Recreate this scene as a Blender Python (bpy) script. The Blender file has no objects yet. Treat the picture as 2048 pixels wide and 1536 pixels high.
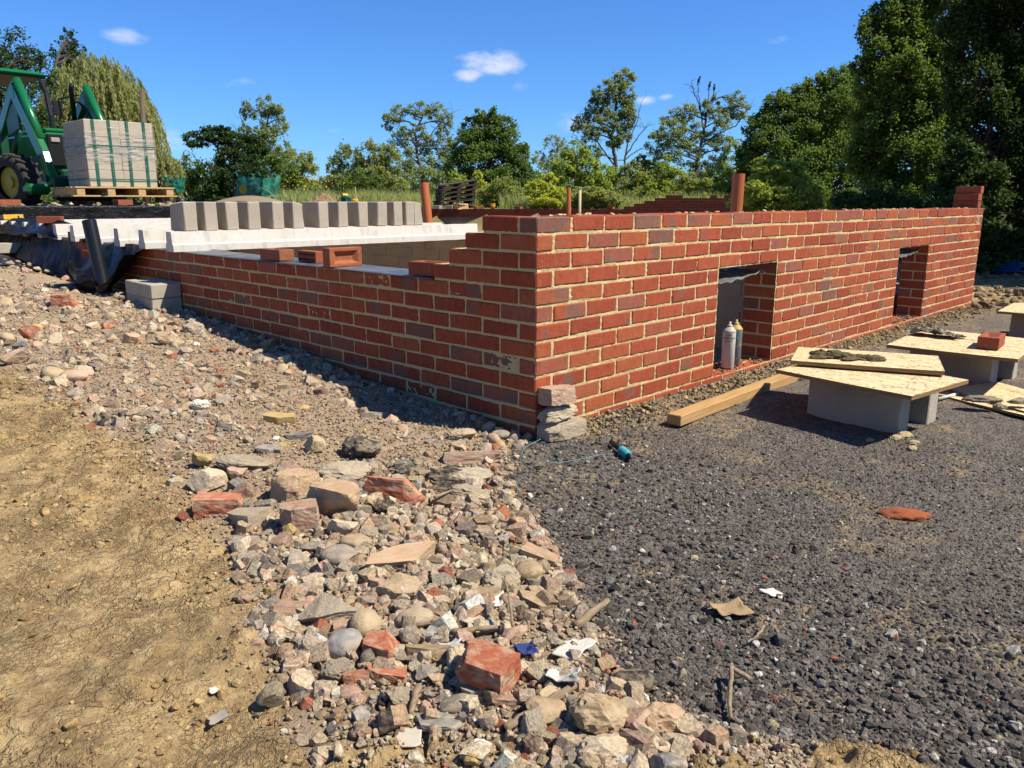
import bpy, math, random
import numpy as np
from mathutils import Matrix, Vector

# ------------------------------------------------------------------ camera, sky, sun, exposure
scn = bpy.context.scene
COL = scn.collection
random.seed(7)
R = np.random.default_rng(11)

CAM = np.array([-2.4235, -2.24539, 0.064615])
YAW, PITCH, ROLL, FPX = 0.777903, -0.2268565, 0.0011611, 1590.45
def _axes():
    f = np.array([math.cos(YAW)*math.cos(PITCH), math.sin(YAW)*math.cos(PITCH), math.sin(PITCH)])
    r = np.array([math.sin(YAW), -math.cos(YAW), 0.0])
    u = np.cross(r, f)
    c, s = math.cos(ROLL), math.sin(ROLL)
    return c*r+s*u, -s*r+c*u, f
CR, CU, CF = _axes()
cam = bpy.data.cameras.new("camera")
cam.sensor_width = 36.0
cam.lens = FPX/2048*36
cam.clip_start = 0.05
cam.clip_end = 3000
camo = bpy.data.objects.new("camera", cam)
M = Matrix.Identity(4)
for i in range(3):
    M[i][0], M[i][1], M[i][2], M[i][3] = CR[i], CU[i], -CF[i], CAM[i]
camo.matrix_world = M
COL.objects.link(camo)
scn.camera = camo

SUN = np.array([0.40, -0.66, 1.0]); SUN = SUN/np.linalg.norm(SUN)
sun = bpy.data.lights.new("sun", 'SUN')
sun.energy = 5.0
sun.angle = math.radians(0.5)
sun.color = (1.0, 0.95, 0.87)
suno = bpy.data.objects.new("sun", sun)
suno.rotation_euler = Vector(SUN).to_track_quat('Z', 'Y').to_euler()
COL.objects.link(suno)

world = bpy.data.worlds.new("World")
scn.world = world
world.use_nodes = True
wn, wl = world.node_tree.nodes, world.node_tree.links
wn.clear()
w_out = wn.new("ShaderNodeOutputWorld")
w_bg = wn.new("ShaderNodeBackground")
w_bg.inputs["Strength"].default_value = 0.051
w_sky = wn.new("ShaderNodeTexSky")
w_sky.sky_type = 'NISHITA'
w_sky.sun_disc = False
w_sky.sun_elevation = math.asin(SUN[2])
w_sky.sun_rotation = math.atan2(SUN[0], SUN[1])
w_sky.altitude = 300
w_sky.air_density = 1.0
w_sky.dust_density = 0.1
w_sky.ozone_density = 3.5
w_hs = wn.new("ShaderNodeHueSaturation")
w_hs.inputs["Saturation"].default_value = 1.0
w_tint = wn.new("ShaderNodeMix"); w_tint.data_type = 'RGBA'; w_tint.blend_type = 'MULTIPLY'; w_tint.inputs[0].default_value = 1.0
w_tint.inputs[7].default_value = (.62, 1.15, 1.90, 1)
wl.new(w_sky.outputs[0], w_tint.inputs[6])
wl.new(w_tint.outputs[2], w_hs.inputs["Color"])
# small fair-weather clouds: (direction, half width, half height) soft patches broken up by noise
def pxdir(x, y):
    d = CF + CR*(x-1024)/FPX - CU*(y-768)/FPX
    return d/np.linalg.norm(d)
w_tc = wn.new("ShaderNodeTexCoord")
w_nz = wn.new("ShaderNodeTexNoise")
w_nz.inputs["Scale"].default_value = 32
w_nz.inputs["Detail"].default_value = 6
w_nz.inputs["Roughness"].default_value = 0.6
w_map = wn.new("ShaderNodeMapping")
w_map.inputs["Scale"].default_value = (1, 1, 2.2)
wl.new(w_tc.outputs["Generated"], w_map.inputs["Vector"])
wl.new(w_map.outputs[0], w_nz.inputs["Vector"])
acc = None
def wmath(op, a, b=None):
    n = wn.new("ShaderNodeMath"); n.operation = op
    for i, v in enumerate((a, b)):
        if v is None: continue
        if isinstance(v, (int, float)): n.inputs[i].default_value = v
        else: wl.new(v, n.inputs[i])
    return n.outputs[0]
for (x, y, hw, hh, st) in [(985, 125, 72, 24, 1.25), (938, 150, 34, 14, 1.2), (250, 72, 38, 15, .8), (470, 165, 38, 13, .6), (1040, 170, 20, 12, .6), (1292, 200, 22, 9, .9),
                           (1332, 195, 18, 8, .9), (1560, 80, 24, 8, .55), (1160, 245, 60, 22, .6), (340, 285, 48, 26, .55), (585, 226, 28, 6, .35), (680, 262, 26, 6, .3), (1480, 300, 60, 18, .35)]:
    d = pxdir(x, y)
    side = np.cross(d, [0, 0, 1]); side /= np.linalg.norm(side)
    up = np.cross(side, d)
    def dotn(v):
        n = wn.new("ShaderNodeVectorMath"); n.operation = 'DOT_PRODUCT'
        wl.new(w_tc.outputs["Generated"], n.inputs[0]); n.inputs[1].default_value = tuple(v)
        return n.outputs["Value"]
    a = wmath('DIVIDE', dotn(side), hw/FPX); b = wmath('DIVIDE', dotn(up), hh/FPX)
    q = wmath('ADD', wmath('MULTIPLY', a, a), wmath('MULTIPLY', b, b))
    q = wmath('MULTIPLY', wmath('SUBTRACT', 1.35, q), st*.75)
    front = wmath('GREATER_THAN', dotn(d), 0.5)
    q = wmath('MULTIPLY', wmath('MAXIMUM', q, 0.0), front)
    acc = q if acc is None else wmath('MAXIMUM', acc, q)
cl = wmath('ADD', wmath('MULTIPLY', acc, .95), wmath('MULTIPLY', wmath('SUBTRACT', w_nz.outputs[0], 0.5), 2.6))
cl = wmath('MULTIPLY', wmath('MAXIMUM', wmath('SUBTRACT', cl, .22), 0.0), wmath('MINIMUM', acc, 1.0))
cl = wmath('MINIMUM', wmath('MULTIPLY', cl, .78), 0.72)
w_mix = wn.new("ShaderNodeMix"); w_mix.data_type = 'RGBA'
wl.new(cl, w_mix.inputs[0])
wl.new(w_hs.outputs[0], w_mix.inputs[6])
w_mix.inputs[7].default_value = (11.0, 11.2, 12.0, 1)
wl.new(w_mix.outputs[2], w_bg.inputs["Color"])
wl.new(w_bg.outputs[0], w_out.inputs["Surface"])

scn.view_settings.view_transform = 'Standard'
scn.view_settings.look = 'None'
scn.view_settings.exposure = 0.75
scn.view_settings.gamma = 1.0
scn.render.engine = 'CYCLES'
scn.cycles.use_denoising = True
scn.cycles.max_bounces = 6
scn.cycles.transparent_max_bounces = 4

# ------------------------------------------------------------------ helpers
def gp(x, y, z):                       # the point of height z that the photograph shows at (x, y)
    d = CF + CR*(x-1024)/FPX - CU*(y-768)/FPX
    return CAM + d*(z-CAM[2])/d[2]
def gd(x, y, D):
    return CAM + D*(CF + CR*(x-1024)/FPX - CU*(y-768)/FPX)

def _hash(ix, iy, iz, seed):
    h = (ix.astype(np.int64)*374761393 + iy.astype(np.int64)*668265263 + iz.astype(np.int64)*2147483647 + seed*974711) & 0xFFFFFFFF
    h = ((h ^ (h >> 13))*1274126177) & 0xFFFFFFFF
    h = ((h ^ (h >> 16))*2246822519) & 0xFFFFFFFF
    return ((h ^ (h >> 15)) & 0xFFFFFF)/float(0xFFFFFF)
def vnoise(p, seed=0):
    p = np.asarray(p, float)
    if p.shape[1] == 2: p = np.c_[p, np.zeros(len(p))]
    i = np.floor(p).astype(np.int64); f = p-i
    f = f*f*f*(f*(f*6-15)+10)
    out = 0
    for dx in (0, 1):
        for dy in (0, 1):
            for dz in (0, 1):
                w = (f[:, 0] if dx else 1-f[:, 0])*(f[:, 1] if dy else 1-f[:, 1])*(f[:, 2] if dz else 1-f[:, 2])
                out = out + w*_hash(i[:, 0]+dx, i[:, 1]+dy, i[:, 2]+dz, seed)
    return out*2-1
def fbm(p, octs=4, seed=0, gain=.5):
    p = np.asarray(p, float); a, s, o = 1.0, 0.0, 0
    for k in range(octs):
        o = o + a*vnoise(p*(2.03**k)+k*17.3, seed+k); s += a; a *= gain
    return o/s
def sstep(a, b, x):
    t = np.clip((np.asarray(x, float)-a)/(b-a), 0, 1); return t*t*(3-2*t)

def mesh_obj(name, V, F, mat=None, parent=None, smooth=False, attrs=None, loc=(0, 0, 0)):
    """V (n,3); F array (m,3) / (m,4) or list of arrays of those, or a list of tuples"""
    V = np.asarray(V, float)
    me = bpy.data.meshes.new(name)
    if isinstance(F, np.ndarray): F = [F]
    if len(F) and isinstance(F[0], (tuple, list)):
        loops = [i for f in F for i in f]; sizes = [len(f) for f in F]
        loops = np.array(loops, np.int32); sizes = np.array(sizes, np.int32)
    else:
        loops = np.concatenate([f.reshape(-1) for f in F]).astype(np.int32)
        sizes = np.concatenate([np.full(len(f), f.shape[1], np.int32) for f in F])
    me.vertices.add(len(V)); me.vertices.foreach_set("co", V.astype(np.float32).reshape(-1))
    me.loops.add(len(loops)); me.loops.foreach_set("vertex_index", loops)
    me.polygons.add(len(sizes))
    st = np.zeros(len(sizes), np.int32); st[1:] = np.cumsum(sizes)[:-1]
    me.polygons.foreach_set("loop_start", st)
    me.polygons.foreach_set("loop_total", sizes)
    me.polygons.foreach_set("use_smooth", np.full(len(sizes), bool(smooth)))
    for k, (kind, arr) in (attrs or {}).items():
        at = me.attributes.new(k, kind, 'POINT')
        arr = np.asarray(arr, np.float32)
        key = {'FLOAT': 'value', 'FLOAT_COLOR': 'color', 'FLOAT_VECTOR': 'vector'}[kind]
        at.data.foreach_set(key, arr.reshape(-1))
    me.update(calc_edges=True); me.validate()
    if mat is not None: me.materials.append(mat)
    o = bpy.data.objects.new(name, me); COL.objects.link(o); o.location = loc
    if parent is not None: o.parent = parent
    return o
def tag(o, label=None, cat=None, group=None, kind=None):
    if label: o["label"] = label
    if cat: o["category"] = cat
    if group: o["group"] = group
    if kind: o["kind"] = kind
    return o
def empty(name, loc, label, cat, group=None, rot=(0, 0, 0)):
    o = bpy.data.objects.new(name, None); COL.objects.link(o)
    o.location = loc; o.rotation_euler = rot; o.empty_display_size = .1
    return tag(o, label, cat, group)
def copy_tree(o, parent=None):
    c = o.copy(); COL.objects.link(c)
    if parent is not None: c.parent = parent
    for ch in [x for x in list(COL.objects) if x.parent is o]: copy_tree(ch, c)
    return c

BOXV = np.array([[x, y, z] for x in (-1, 1) for y in (-1, 1) for z in (-1, 1)], float)
BOXF = np.array([[0, 1, 3, 2], [4, 6, 7, 5], [0, 4, 5, 1], [2, 3, 7, 6], [0, 2, 6, 4], [1, 5, 7, 3]])
def bevel_box(sx, sy, sz, b):
    """box centred at the origin with chamfered edges: 24 verts"""
    V, idx = [], {}
    h = np.array([sx, sy, sz])/2
    for c in range(8):
        s = BOXV[c]
        for ax in range(3):
            p = s*(h-b); p[ax] = s[ax]*h[ax]
            idx[(c, ax)] = len(V); V.append(p)
    F = []
    V = np.array(V)
    def addf(ids):
        P = V[ids]; c = P.mean(0)
        n = np.cross(P[1]-P[0], P[2]-P[0])
        F.append(tuple(ids) if n@c > 0 else tuple(ids[::-1]))
    for ax in range(3):
        o1, o2 = [a for a in range(3) if a != ax]
        for sg in (-1, 1):
            cs = [c for c in range(8) if BOXV[c][ax] == sg]
            cs.sort(key=lambda c: math.atan2(BOXV[c][o2], BOXV[c][o1]))
            addf([idx[(c, ax)] for c in cs])
        for s1 in (-1, 1):
            for s2 in (-1, 1):
                cs = [c for c in range(8) if BOXV[c][o1] == s1 and BOXV[c][o2] == s2]
                a, d = cs
                addf([idx[(a, o1)], idx[(d, o1)], idx[(d, o2)], idx[(a, o2)]])
    for c in range(8): addf([idx[(c, 0)], idx[(c, 1)], idx[(c, 2)]])
    return V, F
class MB:
    """collects pieces of one mesh"""
    def __init__(s): s.V, s.F, s.n, s.A = [], [], 0, []
    def add(s, V, F, M=None, a=None):
        V = np.asarray(V, float)
        if M is not None:
            M = np.array(M); V = V@M[:3, :3].T+M[:3, 3]
        s.V.append(V); s.F += [tuple(int(i)+s.n for i in f) for f in F]; s.n += len(V)
        if a is not None: s.A.append(np.tile(np.asarray(a, float), (len(V), 1)))
        return s
    def box(s, c, size, b=.003, rot=None, a=None, jit=0):
        V, F = bevel_box(*size, min(b, min(size)*.3))
        if jit: V = V+R.normal(0, jit, V.shape)
        if rot is not None: V = V@np.array(rot).T
        return s.add(V+np.array(c), F, a=a)
    def tube(s, P, r, n=8, a=None, cap=True):
        P = np.asarray(P, float); r = np.broadcast_to(np.asarray(r, float), (len(P),))
        V, F = tube_geo(P, r, n)
        if cap:
            F = list(F)+[tuple(range(n))[::-1], tuple(range((len(P)-1)*n, len(P)*n))]
        return s.add(V, F, a=a)
    def build(s, name, mat, parent=None, smooth=False, loc=(0, 0, 0)):
        at = None
        if s.A:
            A = np.concatenate(s.A)
            at = {'Col': ('FLOAT_COLOR', np.c_[A[:, :3], np.ones(len(A))])}
        return mesh_obj(name, np.concatenate(s.V), s.F, mat, parent, smooth, at, loc)
def tube_geo(P, r, n):
    T = np.gradient(P, axis=0) if len(P) > 2 else np.tile(P[-1]-P[0], (len(P), 1))
    T /= np.linalg.norm(T, axis=1)[:, None]+1e-12
    up = np.array([0, 0, 1.0]) if abs(T[0, 2]) < .9 else np.array([1.0, 0, 0])
    A = np.cross(T, up); A /= np.linalg.norm(A, axis=1)[:, None]+1e-12
    B = np.cross(T, A)
    th = np.linspace(0, 2*np.pi, n, endpoint=False)
    V = P[:, None, :]+r[:, None, None]*(np.cos(th)[None, :, None]*A[:, None, :]+np.sin(th)[None, :, None]*B[:, None, :])
    F = []
    for k in range(len(P)-1):
        for j in range(n):
            F.append((k*n+j, k*n+(j+1) % n, (k+1)*n+(j+1) % n, (k+1)*n+j))
    return V.reshape(-1, 3), F
def rotz(a):
    c, s = math.cos(a), math.sin(a); return np.array([[c, -s, 0], [s, c, 0], [0, 0, 1.0]])
def rotx(a):
    c, s = math.cos(a), math.sin(a); return np.array([[1.0, 0, 0], [0, c, -s], [0, s, c]])
def roty(a):
    c, s = math.cos(a), math.sin(a); return np.array([[c, 0, s], [0, 1.0, 0], [-s, 0, c]])

# ------------------------------------------------------------------ materials
class NT:
    def __init__(s, name, rough=.8, spec=.3):
        s.m = bpy.data.materials.new(name); s.m.use_nodes = True
        s.n, s.l = s.m.node_tree.nodes, s.m.node_tree.links
        s.b = s.n["Principled BSDF"]
        s.b.inputs["Roughness"].default_value = rough
        s.b.inputs["Specular IOR Level"].default_value = spec
        s.tc = s.n.new("ShaderNodeTexCoord")
    def put(s, sock, v):
        if v is None: return
        if isinstance(v, (int, float)): sock.default_value = v
        elif isinstance(v, (tuple, list)): sock.default_value = tuple(v)+((1,) if len(v) == 3 and len(sock.default_value) == 4 else ())
        else: s.l.new(v, sock)
    def noise(s, scale, detail=4, rough=.55, vec=None, out=0, dist=0):
        n = s.n.new("ShaderNodeTexNoise")
        n.inputs["Scale"].default_value = scale; n.inputs["Detail"].default_value = detail
        n.inputs["Roughness"].default_value = rough; n.inputs["Distortion"].default_value = dist
        s.l.new(vec if vec is not None else s.tc.outputs["Object"], n.inputs["Vector"])
        return n.outputs[out]
    def voro(s, scale, vec=None, feat='F1', out="Distance"):
        n = s.n.new("ShaderNodeTexVoronoi"); n.feature = feat; n.inputs["Scale"].default_value = scale
        s.l.new(vec if vec is not None else s.tc.outputs["Object"], n.inputs["Vector"])
        return n.outputs[out]
    def math(s, op, a, b=None, c=None):
        n = s.n.new("ShaderNodeMath"); n.operation = op
        for i, v in enumerate((a, b, c)): s.put(n.inputs[i], v)
        return n.outputs[0]
    def ramp(s, fac, lo, hi, a=0.0, b=1.0):
        n = s.n.new("ShaderNodeMapRange"); n.interpolation_type = 'SMOOTHSTEP'
        s.put(n.inputs[0], fac)
        for i, v in enumerate((lo, hi, a, b)): s.put(n.inputs[i+1], v)
        return n.outputs[0]
    def mix(s, f, a, b, mode='MIX'):
        n = s.n.new("ShaderNodeMix"); n.data_type = 'RGBA'; n.blend_type = mode
        s.put(n.inputs[0], f); s.put(n.inputs[6], a); s.put(n.inputs[7], b)
        return n.outputs[2]
    def attr(s, name, out="Color"):
        n = s.n.new("ShaderNodeAttribute"); n.attribute_name = name; return n.outputs[out]
    def rnd(s):
        return s.n.new("ShaderNodeObjectInfo").outputs["Random"]
    def mapv(s, scale, vec=None, rot=(0, 0, 0)):
        n = s.n.new("ShaderNodeMapping"); n.inputs["Scale"].default_value = scale; n.inputs["Rotation"].default_value = rot
        s.l.new(vec if vec is not None else s.tc.outputs["Object"], n.inputs["Vector"]); return n.outputs[0]
    def pos(s):
        return s.n.new("ShaderNodeNewGeometry").outputs["Position"]
    def color(s, c, k=(.67, .615, .515)): s.put(s.b.inputs["Base Color"], s.mix(1.0, c, k, 'MULTIPLY'))
    def bump(s, h, dist, strength=1.0):
        n = s.n.new("ShaderNodeBump"); n.inputs["Distance"].default_value = dist; n.inputs["Strength"].default_value = strength
        s.put(n.inputs["Height"], h); s.l.new(n.outputs[0], s.b.inputs["Normal"])
        return s

def simple(name, col, rough=.7, var=.18, scale=30, bump=.0, spec=.3, metal=0):
    t = NT(name, rough, spec)
    nz = t.noise(scale, 5, .6)
    c2 = tuple(min(1, v*(1+var)) for v in col); c1 = tuple(v*(1-var) for v in col)
    t.color(t.mix(nz, c1, c2))
    t.b.inputs["Metallic"].default_value = metal
    if bump: t.bump(t.noise(scale*2, 4, .6), bump)
    return t.m

# bricks (wall): ba = tint, blotch u, blotch v, blotch strength; loc = position inside each brick in metres
def brick_mat(name, per_object=False):
    t = NT(name, .82, .25)
    if per_object:
        tint = t.rnd(); loc = t.tc.outputs["Object"]; blot = None
    else:
        sp = t.n.new("ShaderNodeSeparateColor"); t.l.new(t.attr("ba"), sp.inputs[0]); tint = sp.outputs[0]
        loc = t.attr("loc", "Vector")
    P = t.pos()
    c = t.mix(t.ramp(tint, 0, .55), (.38, .078, .034), (.48, .108, .044))
    c = t.mix(t.ramp(tint, .5, .82), c, (.53, .150, .055))
    c = t.mix(t.ramp(tint, .84, .97), c, (.40, .140, .090))
    n1 = t.noise(14, 5, .62, P)
    n2 = t.noise(85, 4, .65, P)
    c = t.mix(t.ramp(n1, .35, .75, 0, .55), c, t.mix(.5, c, (.36, .05, .03)))
    c = t.mix(t.ramp(n2, .62, .80, 0, .55), c, (.56, .20, .085))
    c = t.mix(t.ramp(n2, .36, .24, 0, .5), c, (.18, .03, .02))
    n5 = t.noise(31, 5, .72, t.mapv((1, 1, .55), P))
    c = t.mix(t.ramp(n5, .30, .50, .55, 0), c, t.mix(.62, c, (.13, .03, .02)))
    c = t.mix(t.ramp(n5, .54, .76, 0, .55), c, (.66, .26, .16))
    if per_object: c = t.mix(.35, c, (.34, .15, .085))
    if not per_object:
        # kiln marks: blue-grey ovals
        x = t.n.new("ShaderNodeSeparateXYZ"); t.l.new(loc, x.inputs[0])
        wob = t.math('MULTIPLY', t.math('SUBTRACT', t.noise(24, 4, .65, P), .5), .11)
        du = t.math('SUBTRACT', x.outputs[0], sp.outputs[1]); dv = t.math('SUBTRACT', x.outputs[2], sp.outputs[2])
        d = t.math('SQRT', t.math('ADD', t.math('MULTIPLY', du, du), t.math('MULTIPLY', t.math('MULTIPLY', dv, dv), 1.7)))
        d = t.math('ADD', d, wob)
        al = t.n.new("ShaderNodeAttribute"); al.attribute_name = "ba"
        st = al.outputs["Alpha"]
        rad = t.math('MULTIPLY', st, .075)
        inside = t.ramp(t.math('SUBTRACT', d, rad), .010, -.014)
        halo = t.math('MULTIPLY', t.ramp(t.math('ABSOLUTE', t.math('SUBTRACT', d, rad)), .009, .001), t.ramp(st, .05, .2))
        inside = t.math('MULTIPLY', inside, t.ramp(st, .05, .2))
        c = t.mix(t.math('MULTIPLY', inside, t.ramp(t.noise(33, 4, .7, P), .3, .7, .35, .85)), c, t.mix(n2, (.125, .100, .085), (.25, .205, .175)))
        c = t.mix(t.math('MULTIPLY', halo, .18), c, (.45, .22, .17))
    # mortar dust and lime scuffs
    sc = t.noise(11, 5, .7, t.mapv((2.6, 2.6, .8), P))
    sm = t.math('MULTIPLY', t.ramp(sc, .52, .78), t.ramp(t.noise(40, 4, .7, P), .42, .70))
    c = t.mix(t.math('MULTIPLY', sm, .6), c, (.54, .30, .24))
    t.color(c)
    t.put(t.b.inputs["Roughness"], t.ramp(n1, .3, .7, .68, .9))
    t.bump(t.math('ADD', t.noise(48, 6, .78, P), t.math('MULTIPLY', t.noise(260, 2, .6, P), .6)), .0042)
    return t.m
M_BRICKS = brick_mat("red_stock_brick")
M_BRICK1 = brick_mat("loose_red_brick", True)
def mortar_mat():
    t = NT("sand_mortar", .95, .15); P = t.pos()
    n = t.noise(22, 5, .6, P); n2 = t.noise(240, 3, .6, P)
    c = t.mix(n, (.64, .53, .275), (.90, .77, .44))
    c = t.mix(t.ramp(n2, .6, .75, 0, .5), c, (1.0, .90, .62)); c = t.mix(t.ramp(n2, .4, .28, 0, .5), c, (.34, .27, .14))
    t.color(c); t.bump(t.math('ADD', t.noise(140, 5, .75, P), n), .004)
    return t.m
M_MORTAR = mortar_mat()
def concrete_mat(name, lo, hi, pit=(.12, .11, .09), sc=1.0, stain=0.0, bump=.003):
    t = NT(name, .9, .2); P = t.pos()
    n = t.noise(7*sc, 5, .65, P); n2 = t.noise(90*sc, 4, .7, P)
    c = t.mix(n, lo, hi)
    c = t.mix(t.ramp(n2, .58, .75, 0, .4), c, tuple(min(1, v*1.35) for v in hi))
    c = t.mix(t.ramp(n2, .40, .30, 0, .65), c, pit)
    v = t.voro(55*sc, P)
    c = t.mix(t.math('MULTIPLY', t.ramp(v, .16, .05), t.ramp(t.noise(18, 2, .5, P), .52, .6)), c, pit)
    if stain:
        s = t.noise(10, 4, .6, t.mapv((2.2, 2.2, .45), P))
        c = t.mix(t.ramp(s, .5, .72, 0, stain), c, tuple(v*.62 for v in lo))
    t.color(c); t.bump(t.math('ADD', t.noise(130*sc, 5, .75, P), t.math('MULTIPLY', n, .6)), bump)
    return t.m
M_BLOCK = concrete_mat("concrete_block", (.42, .385, .33), (.66, .615, .545), pit=(.20, .175, .13))
M_BEAM = concrete_mat("pale_precast_concrete", (.70, .695, .675), (.93, .93, .93), pit=(.36, .34, .31), sc=.9, stain=.5, bump=.0015)
M_AERATED = concrete_mat("grey_inner_block", (.42, .37, .265), (.60, .535, .40))
M_PALLETBLOCK = concrete_mat("wrapped_block", (.54, .485, .40), (.74, .68, .58))
def sheet_mat(name, col, rough, sc=18, b=.012, spec=.5):
    t = NT(name, rough, spec); P = t.pos()
    n = t.noise(sc, 4, .6, P, dist=1.2)
    t.color(t.mix(t.ramp(t.noise(5, 4, .6, P), .4, .7), col, tuple(v*1.9+.006 for v in col)))
    t.put(t.b.inputs["Roughness"], t.ramp(t.noise(9, 3, .5, P), .3, .7, rough*.8, rough*1.35))
    t.bump(n, b)
    return t.m
M_POLY = sheet_mat("black_polythene", (.006, .006, .006), .36, spec=.22)
M_DPC = sheet_mat("damp_proof_course", (.10, .115, .14), .42, sc=30, b=.003)
M_LEAD = sheet_mat("grey_cavity_tray", (.10, .10, .095), .55, sc=25, b=.006)
def wood_mat(name, lo, hi, grain=(1.5, 28, 28), dirt=.0, dirtcol=(.17, .13, .075)):
    t = NT(name, .75, .25)
    v = t.mapv(grain)
    n = t.noise(4, 5, .6, v, dist=.6); n2 = t.noise(22, 3, .6, v)
    c = t.mix(t.ramp(n, .3, .7), lo, hi)
    c = t.mix(t.ramp(n2, .55, .8, 0, .35), c, tuple(x*.55 for x in lo))
    if dirt:
        d = t.noise(16, 6, .7); d2 = t.noise(75, 3, .7)
        c = t.mix(t.math('MULTIPLY', t.ramp(d, .50, .68), dirt), c, tuple(x*.66 for x in lo))
        c = t.mix(t.math('MULTIPLY', t.ramp(d2, .56, .64), dirt), c, dirtcol)
        c = t.mix(t.math('MULTIPLY', t.ramp(t.noise(7, 4, .6), .56, .7), .6*dirt), c, (.78, .70, .52))
    t.color(c); t.bump(n2, .0015)
    return t.m
M_TIMBER = wood_mat("sawn_timber", (.50, .30, .125), (.66, .44, .21), (1.2, 22, 22))
M_PLY = wood_mat("dirty_plywood", (.78, .60, .34), (.98, .84, .56), (15, 1.0, 15), dirt=1.0)
M_PLYEDGE = wood_mat("plywood_edge", (.25, .14, .06), (.55, .36, .17), (2, 2, 190))
M_PALLET = wood_mat("new_pallet_wood", (.58, .37, .16), (.78, .56, .30), (3, 20, 20))
M_OLDPALLET = wood_mat("weathered_pallet_wood", (.07, .05, .045), (.14, .105, .09), (3, 20, 20))
M_OLDWOOD = wood_mat("weathered_stick", (.26, .19, .12), (.42, .33, .23), (3, 30, 30))

def stone_mat(name, lo, hi, spot, sc=1.0, spotamt=.5, b=.0035, rough=.93):
    t = NT(name, rough, .2); r = t.rnd(); v = t.tc.outputs["Object"]
    n = t.noise(1.9*sc, 6, .68, v); n2 = t.noise(11*sc, 5, .72, v)
    k = t.math('ADD', t.math('MULTIPLY', n, .75), t.math('MULTIPLY', r, .5))
    c = t.mix(t.ramp(k, .35, .95), lo, hi)
    c = t.mix(t.math('MULTIPLY', t.ramp(n2, .54, .7), spotamt), c, spot)
    c = t.mix(t.ramp(n2, .38, .26, 0, .6), c, tuple(x*.45 for x in lo))
    dust = t.ramp(t.noise(1.6*sc, 5, .65, v), .40, .62)
    c = t.mix(t.math('MULTIPLY', dust, .6), c, (.66, .54, .39))
    t.color(c); t.bump(t.math('ADD', t.noise(7*sc, 6, .78, v), n), b)
    return t.m
SM = {
 'pale': stone_mat("pale_rubble_stone", (0.512, 0.416, 0.288), (0.768, 0.666, 0.512), (0.896, 0.806, 0.653)),
 'tan': stone_mat("tan_rubble_stone", (0.422, 0.314, 0.192), (0.640, 0.512, 0.339), (0.768, 0.640, 0.461)),
 'grey': stone_mat("grey_rubble_stone", (0.294, 0.262, 0.230), (0.512, 0.474, 0.422), (0.666, 0.614, 0.550)),
 'conc': stone_mat("broken_concrete", (0.435, 0.371, 0.288), (0.666, 0.589, 0.474), (0.870, 0.794, 0.678), 1.3, .75, .006),
 'pink': stone_mat("pink_rubble_stone", (0.486, 0.301, 0.224), (0.691, 0.486, 0.384), (0.768, 0.589, 0.486)),
 'red': stone_mat("broken_red_brick", (0.461, 0.134, 0.070), (0.640, 0.243, 0.147), (0.717, 0.422, 0.307), 1.0, .45),
 'buff': stone_mat("broken_buff_brick", (0.512, 0.333, 0.205), (0.717, 0.512, 0.346), (0.794, 0.640, 0.486), 1.0, .5),
 'dark': stone_mat("black_clinker", (0.045, 0.041, 0.038), (0.109, 0.100, 0.092), (0.166, 0.154, 0.141), 1.2, .5, .009),
 'slate': stone_mat("blue_grey_slate", (0.192, 0.198, 0.205), (0.346, 0.352, 0.358), (0.422, 0.422, 0.410), 1.0, .3, .0015, .75),
 'white': stone_mat("white_plaster", (0.845, 0.819, 0.768), (0.950, 0.950, 0.950), (0.950, 0.950, 0.950), 1.0, .3, .002, .8),
 'yellow': stone_mat("yellow_stone", (0.538, 0.384, 0.141), (0.768, 0.589, 0.256), (0.794, 0.640, 0.358), 1.0, .4),
}
def stuff_mat(name, rough=.92, bump=.004):
    t = NT(name, rough, .2); P = t.pos(); a = t.attr("Col")
    n = t.noise(120, 4, .7, P)
    c = t.mix(t.ramp(n, .35, .65), t.mix(.5, a, (.02, .018, .015)), a)
    c = t.mix(t.ramp(n, .62, .8, 0, .3), c, t.mix(.5, a, (.7, .65, .55)))
    t.color(c); t.bump(t.noise(220, 4, .7, P), bump)
    return t.m
M_STUFF = stuff_mat("mixed_small_stone")

def leaf_mat(name, lo, hi, trans=.35, rough=.55):
    t = NT(name, rough, .25)
    a = t.attr("lc", "Fac")
    c = t.mix(a, lo, hi)
    t.color(c, (1.0, 1.0, 1.0))
    tr = t.n.new("ShaderNodeBsdfTranslucent"); t.l.new(t.mix(.35, c, (hi[0]*1.8, hi[1]*1.7, hi[2]*.7)), tr.inputs[0])
    ms = t.n.new("ShaderNodeMixShader"); ms.inputs[0].default_value = trans
    t.l.new(t.b.outputs[0], ms.inputs[1]); t.l.new(tr.outputs[0], ms.inputs[2])
    out = t.n["Material Output"]; t.l.new(ms.outputs[0], out.inputs[0])
    return t.m
LM = {
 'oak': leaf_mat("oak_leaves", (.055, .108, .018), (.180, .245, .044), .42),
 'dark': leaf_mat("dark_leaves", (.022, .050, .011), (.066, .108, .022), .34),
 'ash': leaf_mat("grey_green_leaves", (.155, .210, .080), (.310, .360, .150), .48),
 'willow': leaf_mat("willow_leaves", (.220, .235, .070), (.375, .375, .140), .46),
 'olive': leaf_mat("olive_shrub_leaves", (.185, .230, .052), (.340, .360, .105), .48),
 'bright': leaf_mat("fresh_shrub_leaves", (.190, .270, .042), (.370, .430, .085), .48),
 'yellow': leaf_mat("yellow_green_leaves", (.280, .330, .040), (.500, .520, .080), .5),
 'grass': leaf_mat("tall_grass_blades", (.190, .240, .070), (.400, .410, .150), .45),
}
M_BARK = simple("tree_bark", (.095, .078, .062), .9, .4, 12, .01)
M_DEADBARK = simple("bare_grey_branch", (.19, .165, .14), .9, .35, 12, .006)

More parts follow.
